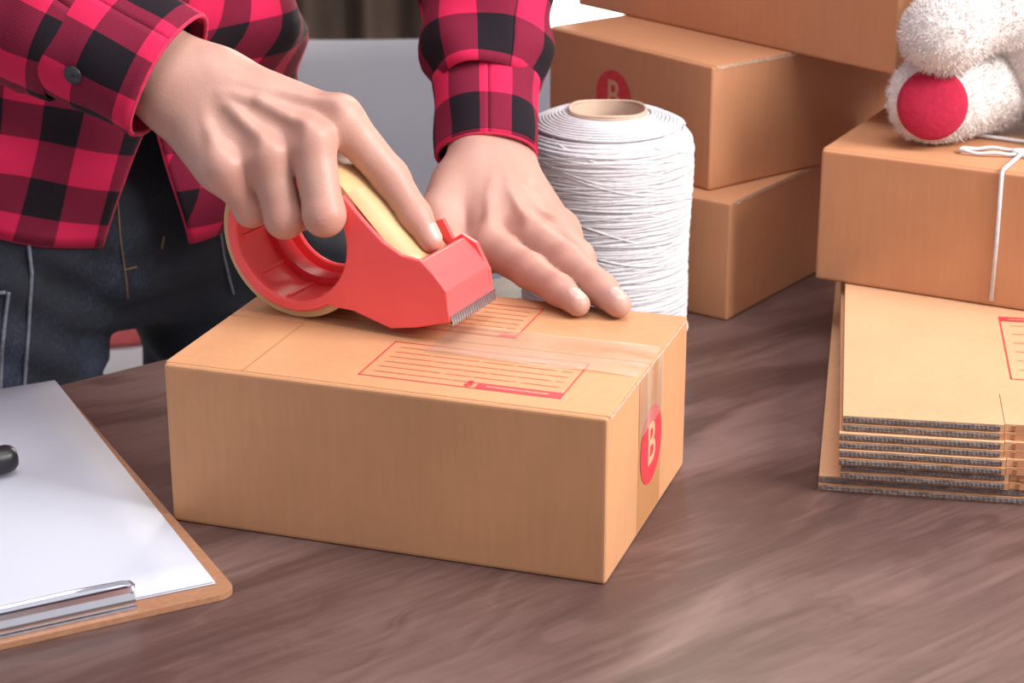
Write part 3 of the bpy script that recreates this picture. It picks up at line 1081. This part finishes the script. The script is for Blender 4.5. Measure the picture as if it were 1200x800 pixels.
def finish_hand(f, joints, mcps, dors):
    V, Q = surface_nets(f)
    V = relax(V, Q, 2, 0.45)
    N = vnormals(V, Q)
    D = np.zeros(len(V)); blush = np.zeros(len(V))
    for p, ax, dn, r, amp in joints:
        p = np.asarray(p, float); ax = unit(ax); dn = unit(dn)
        w = V - p
        near = np.exp(-(np.linalg.norm(w, axis=1) / (r * 1.55)) ** 4)
        s = w @ ax
        up = np.clip(N @ dn, 0, 1)
        for o_, a_ in ((0, 1.0), (0.0028, 0.75), (-0.0028, 0.75), (0.0054, 0.4), (-0.0054, 0.4)):
            D -= amp * a_ * near * up * np.exp(-((s - o_) / 0.0009) ** 2)
        blush += 0.75 * near * up
    for p in mcps:
        w = np.linalg.norm(V - np.asarray(p), axis=1)
        blush += 0.6 * np.exp(-(w / 0.014) ** 2)
    V = V + N * D[:, None]
    return V, Q, np.clip(blush, 0, 1)

# right hand, on the dispenser
RW = v3(-0.1885, 1.135, 0.2265)
R_M = [v3(-.0965, 1.118, .2095), v3(-.1114, 1.1040, .2005), v3(-.1359, 1.1015, .1925), v3(-.1600, 1.1000, .1860)]
R_DORS = v3(.12, -.68, .72)
R_F = [
    [R_M[0], v3(-.0690, 1.1195, .1745), v3(-.0547, 1.1105, .1545), v3(-.0462, 1.1045, .1420)],
    [R_M[1], disp(.0290, -.0115, .0210), disp(.0190, .0130, .0150), disp(.0130, .0300, .0160)],
    [R_M[2], disp(.0045, -.0140, .0165), disp(.0020, .0120, .0130), disp(.0005, .0290, .0150)],
    [R_M[3], disp(-.0175, -.0140, .0190), disp(-.0130, .0100, .0150), disp(-.0105, .0250, .0160)],
]
RADS = [(0.0122, 0.0105, 0.0090, 0.0072), (0.0126, 0.0112, 0.0096, 0.0076), (0.0120, 0.0106, 0.0090, 0.0072), (0.0106, 0.0094, 0.0080, 0.0066)]
R_EL = v3(-0.430, 1.205, 0.345)
L_EL = v3(-0.020, 1.465, 0.335)
R_T = [RW + v3(.030, .012, -.008), v3(-.122, 1.172, .198), v3(-.106, 1.178, .172), v3(-.094, 1.176, .152)]
fr_ = Field((-0.275, 1.06, 0.105), (-0.020, 1.215, 0.300), 0.0012)
hand(fr_, RW, R_M, R_F, R_T, R_DORS, RADS, R_EL)
fd = unit(R_F[0][2] - R_F[0][1])
jr = [(R_F[0][1], R_F[0][2] - R_F[0][0], v3(.35, -.55, .75), .0100, .0006), (R_F[0][2], R_F[0][3] - R_F[0][1], v3(.35, -.55, .75), .0085, .0005),
      (R_F[1][1], v3(0, 0, 1), v3(0, -1, .1), .010, .0004), (R_F[2][1], v3(0, 0, 1), v3(0, -1, .1), .010, .0004), (R_F[3][1], v3(0, 0, 1), v3(0, -1, .1), .009, .0004)]
RV, RQ, RB = finish_hand(fr_, jr, R_M, R_DORS)

# left hand, flat on the lid
LW = v3(-0.0163, 1.268, 0.1480)
L_M = [v3(-.0130, 1.1850, .1125), v3(.0098, 1.1920, .1185), v3(.0240, 1.2060, .1160), v3(.0300, 1.2250, .1105)]
L_DORS = v3(.05, -.45, .90)
L_F = [
    [L_M[0], v3(.0112, 1.1520, .1080), v3(.0272, 1.1270, .1048), v3(.0378, 1.1110, .1014)],
    [L_M[1], v3(.0342, 1.1540, .1120), v3(.0510, 1.1265, .1056), v3(.0610, 1.1090, .1018)],
    [L_M[2], v3(.0390, 1.1810, .1070), v3(.0470, 1.1690, .0910), v3(.0470, 1.1670, .0740)],
    [L_M[3], v3(.0400, 1.2040, .0990), v3(.0450, 1.1950, .0830), v3(.0450, 1.1920, .0680)],
]
L_T = [LW + v3(-.020, -.030, -.012), v3(-.0450, 1.2130, .1250), v3(-.0375, 1.1920, .1095), v3(-.0290, 1.1765, .1018)]
fl_ = Field((-0.085, 1.09, 0.062), (0.095, 1.385, 0.215), 0.0012)
hand(fl_, LW, L_M, L_F, L_T, L_DORS, RADS, L_EL, False)
jl = []
for q in (0, 1):
    jl += [(L_F[q][1], L_F[q][2] - L_F[q][0], v3(.1, -.3, 1), .0100, .0005), (L_F[q][2], L_F[q][3] - L_F[q][1], v3(.1, -.3, 1), .0085, .0004)]
LV, LQ, LB = finish_hand(fl_, jl, L_M, L_DORS)

# coarse body under the clothes: arms, trunk, neck, head, legs
R_EL = v3(-0.430, 1.205, 0.345)
L_EL = v3(-0.020, 1.465, 0.335)
CH = v3(-0.262, 1.385, 0.480)
R_SH = CH - DL * 0.165 + v3(0, 0, .10)
L_SH = CH + DL * 0.165 + v3(0, 0, .10)
PELV = v3(-0.305, 1.470, 0.045)
fb_ = Field((-0.62, 1.05, -0.70), (0.16, 1.80, 0.98), 0.011)
cone(fb_, PELV, CH, 0.070, 0.085, 0.04)
for s in (-1, 1):
    cone(fb_, PELV + DL * .045 * s, CH + DL * .06 * s, 0.066, 0.080, 0.04)
for sh, el, w in ((R_SH, R_EL, RW), (L_SH, L_EL, LW)):
    cone(fb_, sh, el, 0.042, 0.030, 0.02)
    wd = unit(w - el)
    cone(fb_, el, w - wd * 0.055, 0.030, 0.022, 0.02)
HD = CH + DF * 0.10 + v3(0, 0, 0.305)
cone(fb_, CH + v3(0, 0, .12), HD - DF * 0.02 - v3(0, 0, .06), 0.058, 0.052, 0.04)
ell(fb_, HD, (0.076, 0.096, 0.115), 0.02, [DL, DF, (0, 0, 1)])
ell(fb_, HD + DF * .06 - v3(0, 0, .06), (0.05, 0.045, 0.05), 0.03, [DL, DF, (0, 0, 1)])
ell(fb_, HD + DF * .103 - v3(0, 0, .018), (0.014, 0.018, 0.024), 0.01, [DL, DF, (0, 0, 1)])
for s in (-1, 1):
    ell(fb_, HD + DL * .078 * s - v3(0, 0, .01), (0.013, 0.022, 0.032), 0.008, [DL, DF, (0, 0, 1)])
HIP = [PELV - DL * 0.100 - v3(0, 0, .06), PELV + DL * 0.112 - v3(0, 0, .06)]
KNEE = [HIP[0] + v3(-.015, -.01, -.36) - DF * .0, HIP[1] + v3(.025, .005, -.36)]
ANK = [KNEE[0] - DF * .06 + v3(-.01, 0, -.27), KNEE[1] - DF * .05 + v3(.02, 0, -.27)]
for i in (0, 1):
    cone(fb_, HIP[i], KNEE[i], 0.070, 0.048, 0.04)
    cone(fb_, KNEE[i], ANK[i], 0.046, 0.034, 0.03)
BV, BQ = surface_nets(fb_)
V = np.concatenate([RV, LV, BV])
Q = np.concatenate([RQ, LQ + len(RV), BQ + len(RV) + len(LV)])
person = obj('person', V - PO, Q, M['skin'], None, True)
person.location = PO
at = person.data.attributes.new('blush', 'FLOAT', 'POINT')
at.data.foreach_set('value', np.concatenate([RB, LB, np.zeros(len(BV))]).astype(np.float32))
tag(person, 'person in a red and black plaid shirt and dark jeans, taping the box', 'person')

# hair outside the frame
fh = Field(HD - 0.16, HD + 0.17, 0.008)
ell(fh, HD - DF * .012 + v3(0, 0, .016), (0.084, 0.100, 0.114), 0.01, [DL, DF, (0, 0, 1)])
ell(fh, HD + DF * .085 - v3(0, 0, .045), (0.075, 0.075, 0.105), 0.015, [DL, DF, (0, 0, 1)], sub=True)
V, Q = surface_nets(fh)
obj('hair', V, Q, M['hair'], person, True, world=True)

# fingernails: small curved plates laid on the last joint
BVH_R = BVHTree.FromPolygons([tuple(v) for v in RV], [tuple(int(i) for i in q) for q in RQ])
BVH_L = BVHTree.FromPolygons([tuple(v) for v in LV], [tuple(int(i) for i in q) for q in LQ])
def nail(tip, prev, dn, r, wid, ln, tree=None):
    tip = np.asarray(tip, float); a = unit(tip - np.asarray(prev, float)); dn = unit(dn)
    dn = unit(dn - a * (dn @ a)); b = np.cross(a, dn)
    tree = tree or BVH_R
    V, F = [], []
    nu, nv = 10, 10
    for i in range(nu + 1):
        for j in range(nv + 1):
            u = i / nu; t = (j / nv - .5) * 2
            hw = wid * (1 - 0.30 * abs(2 * u - 1) ** 5)
            ang = t * hw / r * 0.92
            sft = (u - .5) * ln - 0.0012 + 0.0010 * (1 - t * t) * (u * 2 - 1)
            d = dn * math.cos(ang) + b * math.sin(ang)
            c = tip + a * sft
            h, n, _, _ = tree.ray_cast(Vector(c + d * 0.016), Vector(-d))
            rim = max(abs(t), abs(2 * u - 1)) ** 6
            q = (np.array(h) if h is not None else c + d * r) + d * (0.00035 - 0.00045 * rim)
            V.append(q)
    for i in range(nu):
        for j in range(nv):
            k = i * (nv + 1) + j
            F.append((k, k + 1, k + nv + 2, k + nv + 1))
    return obj('fingernail', V, F, M['nail'], person, True, world=True)
nail(R_F[0][3], R_F[0][2], v3(.30, -.20, .92), .0072, .0056, .0100)
for q in (1, 2, 3):
    nail(R_F[q][3], R_F[q][2], v3(0, 0, -1), RADS[q][3], .0052, .010)
nail(R_T[3], R_T[2], v3(.2, .9, .3), .0078, .0062, .012)
nail(L_F[0][3], L_F[0][2], v3(.05, -.15, 1), .0072, .0056, .0095, BVH_L)
nail(L_F[1][3], L_F[1][2], v3(.05, -.15, 1), .0076, .0058, .0098, BVH_L)
nail(L_F[2][3], L_F[2][2], v3(.5, -.8, .2), .0066, .0052, .011, BVH_L)
nail(L_F[3][3], L_F[3][2], v3(.5, -.8, .2), .0060, .0046, .009, BVH_L)
nail(L_T[3], L_T[2], v3(-.6, -.2, .75), .0078, .0062, .012, BVH_L)
# wrist hairs by the left cuff
hm = MB()
for k in range(16):
    p = LW + v3(rnd.uniform(-.016, .010), 0, 0) + unit(LW - L_M[1]) * rnd.uniform(-.004, .012)
    p = p + L_DORS / np.linalg.norm(L_DORS) * 0.0185
    d = v3(rnd.uniform(.001, .006), rnd.uniform(-.004, .002), rnd.uniform(-.003, .001))
    hm.tube([p, p + d * .6 + v3(0, -.0004, .0006), p + d * 1.4], 0.00013, 4)
hm.build('arm_hair', M['hair'], person, True, True)['kind'] = 'stuff'

# ---- jeans
fj = Field((-0.62, 1.25, -0.745), (0.06, 1.82, 0.16), 0.0075)
cone(fj, PELV + v3(0, 0, .08), PELV + v3(0, 0, .03), 0.112, 0.108, 0.03)
for s in (-1, 1):
    cone(fj, PELV + DL * .055 * s + v3(0, 0, .06), PELV + DL * .06 * s + v3(0, 0, .02), 0.096, 0.092, 0.03)
for i in (0, 1):
    cone(fj, HIP[i] + v3(0, 0, .01), KNEE[i], 0.0895, 0.065, 0.022)
    cone(fj, KNEE[i], ANK[i] - v3(0, 0, .012), 0.064, 0.060, 0.02)
JV, JQ = surface_nets(fj)
JV = relax(JV, JQ, 3)
N = vnormals(JV, JQ)
# creases in the cloth at the crotch and thighs
wr = 0.0032 * np.sin(JV[:, 2] * 150 + JV[:, 0] * 60 + 2.2 * np.sin(JV[:, 0] * 40)) * np.exp(-((JV[:, 2] + .03) / .09) ** 2)
wr += 0.0022 * np.sin(JV[:, 2] * 70 - JV[:, 1] * 95) 
JV = JV + N * wr[:, None]
jeans = obj('jeans', JV, JQ, M['denim'], person, True, world=True)
bvh = BVHTree.FromPolygons([tuple(v) for v in JV], [tuple(int(i) for i in q) for q in JQ])
CP = Vector((0, 0, 0.4831))
def on_jeans(px, py, lift):
    th = R(20)
    d = Vector(((px - 600) / 2400, math.cos(th) - (py - 400) / 2400 * math.sin(th), -math.sin(th) - (py - 400) / 2400 * math.cos(th))).normalized()
    h, n, i, ds = bvh.ray_cast(CP, d)
    return None if h is None else h + n * lift
def seam(name, pts, r, mat):
    P = []
    for (a, b) in zip(pts[:-1], pts[1:]):
        for t in np.linspace(0, 1, 10)[:-1]:
            h = on_jeans(a[0] + (b[0] - a[0]) * t, a[1] + (b[1] - a[1]) * t, r * 0.6)
            if h is not None:
                P.append(h)
    if len(P) > 2:
        V, F = tube_mesh(P, r, 6)
        obj(name, V, F, M[mat], jeans, True, world=True)
seam('side_seam', [(32, 262), (37, 320), (32, 400), (27, 470)], 0.0013, 'stitch')
seam('fly_stitching', [(136, 215), (141, 280), (148, 330), (150, 352)], 0.0006, 'gold_stitch')
seam('bar_tack', [(145, 316), (162, 312)], 0.0007, 'gold_stitch')
seam('bar_tack', [(192, 276), (189, 292)], 0.0010, 'gold_stitch')
seam('pocket_edge', [(10, 342), (6, 370), (2, 410), (0, 470)], 0.0014, 'stitch')
seam('pocket_edge', [(-20, 344), (10, 342)], 0.0014, 'stitch')
seam('inner_seam', [(255, 250), (262, 300), (275, 350)], 0.0010, 'stitch')

# shoes
for i in (0, 1):
    fs = Field(ANK[i] - 0.22, ANK[i] + 0.24, 0.009)
    z = FLOOR
    a = np.array([ANK[i][0], ANK[i][1], z + .045]); b = a + DF * 0.16 - v3(0, 0, .012)
    cone(fs, a, b, 0.044, 0.034, 0.03)
    cone(fs, ANK[i] + v3(0, 0, -.01), a, 0.045, 0.044, 0.02)
    V, Q = surface_nets(fs)
    V[:, 2] = np.maximum(V[:, 2], z + 0.001)
    obj('shoe', V, Q, M['shoe'], person, True, world=True)

# ---- shirt trunk: a cloth tube open at the bottom of the front
def shirt_surface():
    nu, nv = 220, 70
    V, UV = [], []
    TH0 = R(-9)
    for j in range(nv + 1):
        t = j / nv
        z_ = 0.058 + 0.60 * t
        q = min(1, max(0, (z_ - 0.06) / 0.42))
        c = PELV * (1 - q) + CH * q
        rd = 0.121 + 0.004 * math.sin(q * 3); rl = 0.143 + 0.02 * max(0, q - .4)
        if z_ > 0.50:
            sh = (z_ - 0.50) / 0.158
            k = math.sqrt(max(0.02, 1 - sh ** 2.2 * 0.93))
            rd *= k; rl *= k
        gap = R(11.5) * max(0, 1 - (z_ - 0.058) / 0.098) ** 0.85 + R(0.25)
        for i in range(nu + 1):
            s = i / nu
            th = TH0 + gap + s * (2 * math.pi - 2 * gap)
            dth = (th - TH0 + math.pi) % (2 * math.pi) - math.pi
            hem = 0.010 * (1 - math.cos(2 * dth)) * 1.4 * max(0, 1 - t * 6)
            wob = 0.0035 * math.sin(5 * th + 3.0 * t * 6) + 0.0030 * math.sin(9 * th - 22 * t + 1.1) + 0.006 * max(0, 1 - t * 5) * math.sin(4 * th + 0.6)
            ov = 0.004 if dth > 0 else 0.0
            wob += ov * math.exp(-(dth / 0.25) ** 2)
            wob += 0.0055 * math.exp(-((z_ - .19) / .1) ** 2) * math.sin(46 * z_ * 2 + 3 * th) * (1 if dth > .2 else .3)
            p = c + DF * (rd + wob) * math.cos(th) + DL * (rl + wob) * math.sin(th)
            p[2] = z_ + hem
            V.append(p)
            UV.append(((th - TH0) * 0.135 + 0.004 + (-0.20 if dth < 0 else -0.34) * (z_ - .15), z_ * 0.95 + hem + 0.013 + (0.025 if dth < 0 else 0.0) * dth))
    F = [(j * (nu + 1) + i, j * (nu + 1) + i + 1, (j + 1) * (nu + 1) + i + 1, (j + 1) * (nu + 1) + i) for j in range(nv) for i in range(nu)]
    return np.array(V), F, UV
V, F, UV = shirt_surface()
shirt = obj('plaid_shirt', V, F, M['plaid'], person, True, world=True, uv=UV)
sd = shirt.modifiers.new('thick', 'SOLIDIFY'); sd.thickness = 0.0016; sd.offset = 1
# stitched hem along the front edges and bottom
nu, nv = 220, 70
for ids in ([j * (nu + 1) for j in range(0, 14)], [j * (nu + 1) + nu for j in range(0, 14)], [i for i in range(nu + 1)]):
    Vt, Ft = tube_mesh([V[i] for i in ids], 0.0013, 6)
    obj('stitched_hem', Vt, Ft, M['hem'], shirt, True, world=True)

def frames(P, up):
    P = np.asarray(P, float)
    T = np.gradient(P, axis=0); T /= np.linalg.norm(T, axis=1, keepdims=True)
    Bs = []
    u = np.asarray(up, float)
    for t in T:
        u = unit(u - t * (u @ t)); Bs.append(u)
    return T, np.array(Bs), np.cross(T, np.array(Bs))

def bez(pts, n):
    P = np.asarray(pts, float)
    t = np.linspace(0, 1, n)[:, None]
    k = len(P) - 1
    return sum(math.comb(k, i) * (1 - t) ** (k - i) * t ** i * P[i] for i in range(k + 1))

def sleeve(name, path, radii, up, seed, u0, v0, n=64, wr=1.0, squash=1.0):
    T, A, B = frames(path, up)
    m = len(path)
    L = np.concatenate([[0], np.cumsum(np.linalg.norm(np.diff(path, axis=0), axis=1))])
    V, UV = [], []
    rs = np.random.RandomState(seed)
    ph = rs.uniform(0, 6.28, 12)
    for i in range(m):
        s = L[i]; r = radii[i]
        for k in range(n + 1):
            a = 2 * math.pi * k / n
            w = 0.0028 * math.sin(s * 95 + 2 * a + ph[0]) + 0.0022 * math.sin(s * 150 - 3 * a + ph[1] + 1.5 * math.sin(a + ph[2])) + 0.0016 * math.sin(s * 60 + 5 * a + ph[3])
            rr = r + w * wr
            V.append(path[i] + A[i] * math.cos(a) * rr * squash + B[i] * math.sin(a) * rr)
            UV.append((a * 0.0429718 + u0, s + v0))
    F = [(i * (n + 1) + k, i * (n + 1) + k + 1, (i + 1) * (n + 1) + k + 1, (i + 1) * (n + 1) + k) for i in range(m - 1) for k in range(n)]
    o = obj(name, V, F, M['plaid'], shirt, True, world=True, uv=UV)
    sd = o.modifiers.new('thick', 'SOLIDIFY'); sd.thickness = 0.0018; sd.offset = 1
    return o, np.array(V).reshape(m, n + 1, 3)

def piping(loopV, parent):
    Vt, Ft = tube_mesh([tuple(p) for p in loopV[:-1]], 0.0016, 6, closed=True)
    return obj('cuff_piping', Vt, Ft, M['hem'], shirt, True, world=True)

def arm_clothes(SH, EL, Wp, cuff_back, cuff_len, cr, up, seed, u0, v0, tilt=None):
    wd = unit(Wp - EL)
    c0 = Wp - wd * cuff_back                    # open end of the cuff
    c1 = c0 - wd * cuff_len
    n = 14
    path = np.array([c1 + (c0 - c1) * t for t in np.linspace(0, 1, n)])
    rad = [cr * (1.06 - 0.06 * t) for t in np.linspace(0, 1, n)]
    cu, CV = sleeve('cuff', path, rad, up, seed, u0, v0, 64, 0.22, 0.86)
    piping(CV[-1], cu)
    piping(CV[0], cu) if False else None
    # sleeve from the shoulder over the elbow into the cuff
    pth = np.concatenate([bez([SH, SH + (EL - SH) * .6, EL + (EL - SH) * .03, EL + wd * .05], 26)[:-1], np.array([EL + wd * .05 + (c1 + wd * .006 - EL - wd * .05) * t for t in np.linspace(0, 1, 34)])])
    m = len(pth)
    rad = []
    for i in range(m):
        t = i / (m - 1)
        r = 0.066 * (1 - t) + (cr * 1.22) * t
        if t > 0.93:
            r *= 1 - 0.16 * (t - 0.93) / 0.07
        rad.append(r)
    sleeve('sleeve', pth, rad, up, seed + 5, u0 + .008, v0 + .012, 64, 0.6, 0.92)
    return CV, wd, c0, c1
CVr, wdr, c0r, c1r = arm_clothes(R_SH, R_EL, RW, 0.006, 0.060, 0.0395, R_DORS, 3, 0.010, 0.004)
CVl, wdl, c0l, c1l = arm_clothes(L_SH, L_EL, LW, 0.000, 0.056, 0.0312, L_DORS, 8, 0.020, 0.000)
# button on the right cuff
bp_ = CVr[5][int(np.argmin(np.linalg.norm(CVr[5] - v3(-0.2545, 1.094, 0.238), axis=1)))]
bn_ = unit(bp_ - (c1r + (c0r - c1r) * 5 / 13))
q_ = Vector(bn_).to_track_quat('Z', 'Y')
bm = bmesh.new()
bmesh.ops.create_cone(bm, cap_ends=True, segments=20, radius1=0.0058, radius2=0.0052, depth=0.0022)
bmesh.ops.bevel(bm, geom=[e for e in bm.edges if len(e.link_faces[0].verts) > 4 or len(e.link_faces[1].verts) > 4], offset=0.0006, segments=2, affect='EDGES')
mt_ = Matrix.Translation(Vector(bp_ + bn_ * 0.0028)) @ q_.to_matrix().to_4x4()
bmesh.ops.transform(bm, matrix=wloc(shirt).inverted() @ mt_, verts=bm.verts)
bmobj('button', bm, M['black'], shirt, True)

# ------------------------------------------------------------------ teddy bear
BZ = 0.1366
TB = v3(0.3600, 1.3670, BZ)
bear = empty('teddy_bear', TB)
tag(bear, 'cream plush teddy bear with red foot pads, seated on the tied box', 'teddy bear')
def furry(name, prims, lo, hi, h, nb, ln, parent, skip=None):
    f = Field(lo, hi, h)
    for c, r, k in prims:
        ell(f, c, r, k)
    V, Q = surface_nets(f)
    V = relax(V, Q, 2)
    N = vnormals(V, Q)
    # short tufts of plush as tapered blades
    i = nrs.randint(0, len(Q), nb)
    w = nrs.rand(nb, 4); w /= w.sum(1, keepdims=True)
    P = (V[Q[i]] * w[:, :, None]).sum(1); n = (N[Q[i]] * w[:, :, None]).sum(1)
    if skip is not None:
        keep = ~skip(P); P = P[keep]; n = n[keep]
    keep = P[:, 2] > BZ + .004; P = P[keep]; n = n[keep]
    nb = len(P)
    j = nrs.normal(size=(nb, 3)) * 0.55
    d = n + j; d /= np.linalg.norm(d, axis=1, keepdims=True)
    t = np.cross(d, nrs.normal(size=(nb, 3))); t /= np.linalg.norm(t, axis=1, keepdims=True)
    L = ln * (0.6 + 0.7 * nrs.rand(nb, 1))
    wd = 0.00032
    base = P - n * 0.0008
    BV = np.stack([base - t * wd, base + t * wd, base + d * L * .6 + t * wd * .6, base + d * L + n * L * 0.15], 1).reshape(-1, 3)
    BF = np.arange(nb * 4).reshape(-1, 4) + len(V)
    return obj(name, np.concatenate([V, BV]), np.concatenate([Q, BF]), M['fur'], parent, True, world=True)
FT = v3(0.2850, 1.3400, BZ)                       # heel of the visible foot
fc = FT + v3(-.003, 0, 0.0315)
sole_n = unit(v3(-0.10, -0.97, 0.16))
skipf = lambda P: ((P - fc) @ sole_n > 0.006) & (np.linalg.norm((P - fc) - ((P - fc) @ sole_n)[:, None] * sole_n, axis=1) < 0.0205)
furry('leg', [(fc, (0.0310, 0.021, 0.0310), .02), (fc + v3(.020, .030, -.003), (0.028, 0.036, 0.028), .02), (fc + v3(.045, .036, .0), (0.032, 0.026, 0.031), .02)], fc - .06, fc + v3(.08, .11, .06), .003, 16000, .0034, bear, skipf)
V, F = [], []
b1 = unit(np.cross(sole_n, v3(0, 0, 1))); b2 = np.cross(b1, sole_n)
for j in range(9):
    for i in range(40):
        a = 2 * math.pi * i / 40; r = 0.0222 * j / 8
        V.append(fc + sole_n * (0.0225 - 0.006 * (j / 8) ** 2.5) + b1 * -r * math.cos(a) * 1.0 + b2 * r * math.sin(a) * 1.02 + v3(-0.003, 0, -0.003))
for j in range(8):
    for i in range(40):
        F.append((j * 40 + i, j * 40 + (i + 1) % 40, (j + 1) * 40 + (i + 1) % 40, (j + 1) * 40 + i))
ob = obj('foot_pad', V, F, M['felt'], bear, True, world=True)
sd = ob.modifiers.new('thick', 'SOLIDIFY'); sd.thickness = 0.004; sd.offset = 0
fc2 = fc + v3(.135, -.045, 0)
furry('leg', [(fc2, (0.0310, 0.021, 0.0310), .02), (fc2 + v3(-.016, .048, -.003), (0.028, 0.048, 0.028), .02)], fc2 - v3(.07, .06, .06), fc2 + v3(.06, .12, .06), .0035, 8000, .0036, bear)
V2 = [tuple(np.array(v) + v3(.135, -.045, 0)) for v in V]
ob = obj('foot_pad', V2, F, M['felt'], bear, True, world=True)
bc = TB + v3(0.012, 0.018, 0.0615)
furry('body', [(bc, (0.052, 0.045, 0.060), .02), (bc + v3(0, 0, .045), (0.042, 0.038, 0.045), .03)], bc - .08, bc + v3(.08, .08, .11), .0035, 26000, .0032, bear)
hc = bc + v3(0, -.012, .135)
hd = furry('head', [(hc, (0.058, 0.050, 0.050), .02), (hc + v3(-.01, -.045, -.012), (0.026, 0.022, 0.020), .015)], hc - .09, hc + .08, .004, 10000, .0036, bear)
for s in (-1, 1):
    furry('ear', [(hc + v3(.045 * s, .0, .045), (0.02, 0.010, 0.02), .01)], hc + v3(.045 * s, 0, .045) - .035, hc + v3(.045 * s, 0, .045) + .035, .003, 1500, .004, bear)
    V, F = tube_mesh([hc + v3(.02 * s, -.048, .012), hc + v3(.02 * s, -.0525, .012)], [.005, .003], 14)
    obj('eye', V, F, M['black'], hd, True, world=True)
V, F = tube_mesh([hc + v3(-.01, -.062, -.006), hc + v3(-.01, -.07, -.006)], [.008, .004], 14)
obj('nose', V, F, M['black'], hd, True, world=True)
pa = v3(0.2830, 1.330, 0.2130)
furry('arm', [(pa, (0.028, 0.026, 0.026), .02), (pa + v3(.034, .022, .010), (0.034, 0.024, 0.026), .02)], pa - .06, pa + v3(.09, .09, .06), .003, 14000, .0038, bear)
pa2 = bc + v3(.07, -.045, .045)
furry('arm', [(pa2, (0.026, 0.028, 0.026), .02), (pa2 + v3(-.018, .032, .01), (0.026, 0.028, 0.026), .02)], pa2 - v3(.08, .06, .06), pa2 + v3(.06, .09, .06), .0035, 7000, .0036, bear)
# ribbon at the neck
nk = bc + v3(0, -.004, .082)
V, F = tube_mesh([nk + v3(.040 * math.cos(a), .040 * math.sin(a), -.006 * math.sin(a)) for a in np.linspace(0, 2 * math.pi, 40, endpoint=False)], 0.0055, 8, closed=True, flat=1.5)
rb = obj('ribbon', V, F, M['ribbon'], bear, True, world=True)
kn = nk + v3(-.012, -.047, -.002)
for s in (-1, 1):
    P = [kn, kn + v3(.018 * s, -.006, .010), kn + v3(.036 * s, -.004, .008), kn + v3(.038 * s, 0, -.006), kn + v3(.018 * s, -.004, -.008), kn]
    V, F = tube_mesh(bez(P, 24), [.004 + .006 * math.sin(math.pi * i / 23) for i in range(24)], 10, flat=0.5)
    lp = obj('bow_loop', V, F, M['ribbon'], rb, True, world=True)
    P = bez([kn, kn + v3(.010 * s, -.008, -.016), kn + v3(.022 * s - .006, -.004, -.026)], 12)
    V, F = tube_mesh(P, 0.0042, 8, flat=0.3)
    obj('bow_tail', V, F, M['gold'], rb, True, world=True)
V, F = tube_mesh([kn + v3(0, -.003, .006), kn + v3(0, -.005, 0), kn + v3(0, -.003, -.006)], [.005, .007, .005], 12)
obj('bow_knot', V, F, M['gold'], rb, True, world=True)

# ------------------------------------------------------------------ grey chair and stool behind the person
ch = empty('chair', (-0.115, 2.10, FLOOR), R(4))
tag(ch, 'grey plastic chair with a curved shell back, behind the table', 'chair')
V, F, nuu, nvv = [], [], 36, 24
for j in range(nvv + 1):
    t = j / nvv
    for i in range(nuu + 1):
        s = (i / nuu - .5) * 2
        crn = 1 - 0.42 * max(0, (abs(s) - .62) / .38) ** 2
        if t < 0.45:                               # seat
            y = -0.42 + 0.42 * t / 0.45
            x = s * (0.215 + 0.01 * math.sin(t * 3))
            z = 0.435 + 0.02 * s * s + 0.015 * ((0.22 - t) / .22) ** 2
        else:                                      # back
            q = (t - .45) / .55
            x = s * (0.225 - 0.012 * q)
            y = 0.0 + 0.075 * q - 0.075 * s * s
            z = 0.435 + 0.02 * s * s + (0.351 * crn if abs(s) > .62 else 0.351) * q ** 0.92
        V.append((x, y, z))
for j in range(nvv):
    for i in range(nuu):
        a = j * (nuu + 1) + i
        F.append((a, a + 1, a + nuu + 2, a + nuu + 1))
ob = obj('seat_shell', V, F, M['chair'], ch, True)
sd = ob.modifiers.new('thick', 'SOLIDIFY'); sd.thickness = 0.010; sd.offset = -1
bv = ob.modifiers.new('round', 'BEVEL'); bv.width = 0.003; bv.segments = 2
for x, y in ((-.17, -.34), (.17, -.34), (-.17, -.03), (.17, -.03)):
    V, F = tube_mesh([(x * 1.18, y * 1.06 - .02, 0), (x, y, .432)], 0.011, 12)
    obj('leg', V, F, M['steel'], ch, True)

sl_ = empty('stool', (-0.50, 2.42, FLOOR))
tag(sl_, 'white stool with red cushioned top, glimpsed between the jeans legs', 'stool')
lathe('seat', [(0.0, .352), (.15, .352), (.155, .36), (.155, .395), (.0, .395)], M['white'], sl_, 40)
lathe('cushion', [(0.0, .397), (.145, .397), (.152, .405), (.150, .425), (.135, .436), (0, .440)], M['cushion'], sl_, 40)
for k in range(4):
    a = R(45 + 90 * k)
    V, F = tube_mesh([(.17 * math.cos(a), .17 * math.sin(a), 0), (.12 * math.cos(a), .12 * math.sin(a), .353)], 0.013, 12)
    obj('leg', V, F, M['white'], sl_, True)
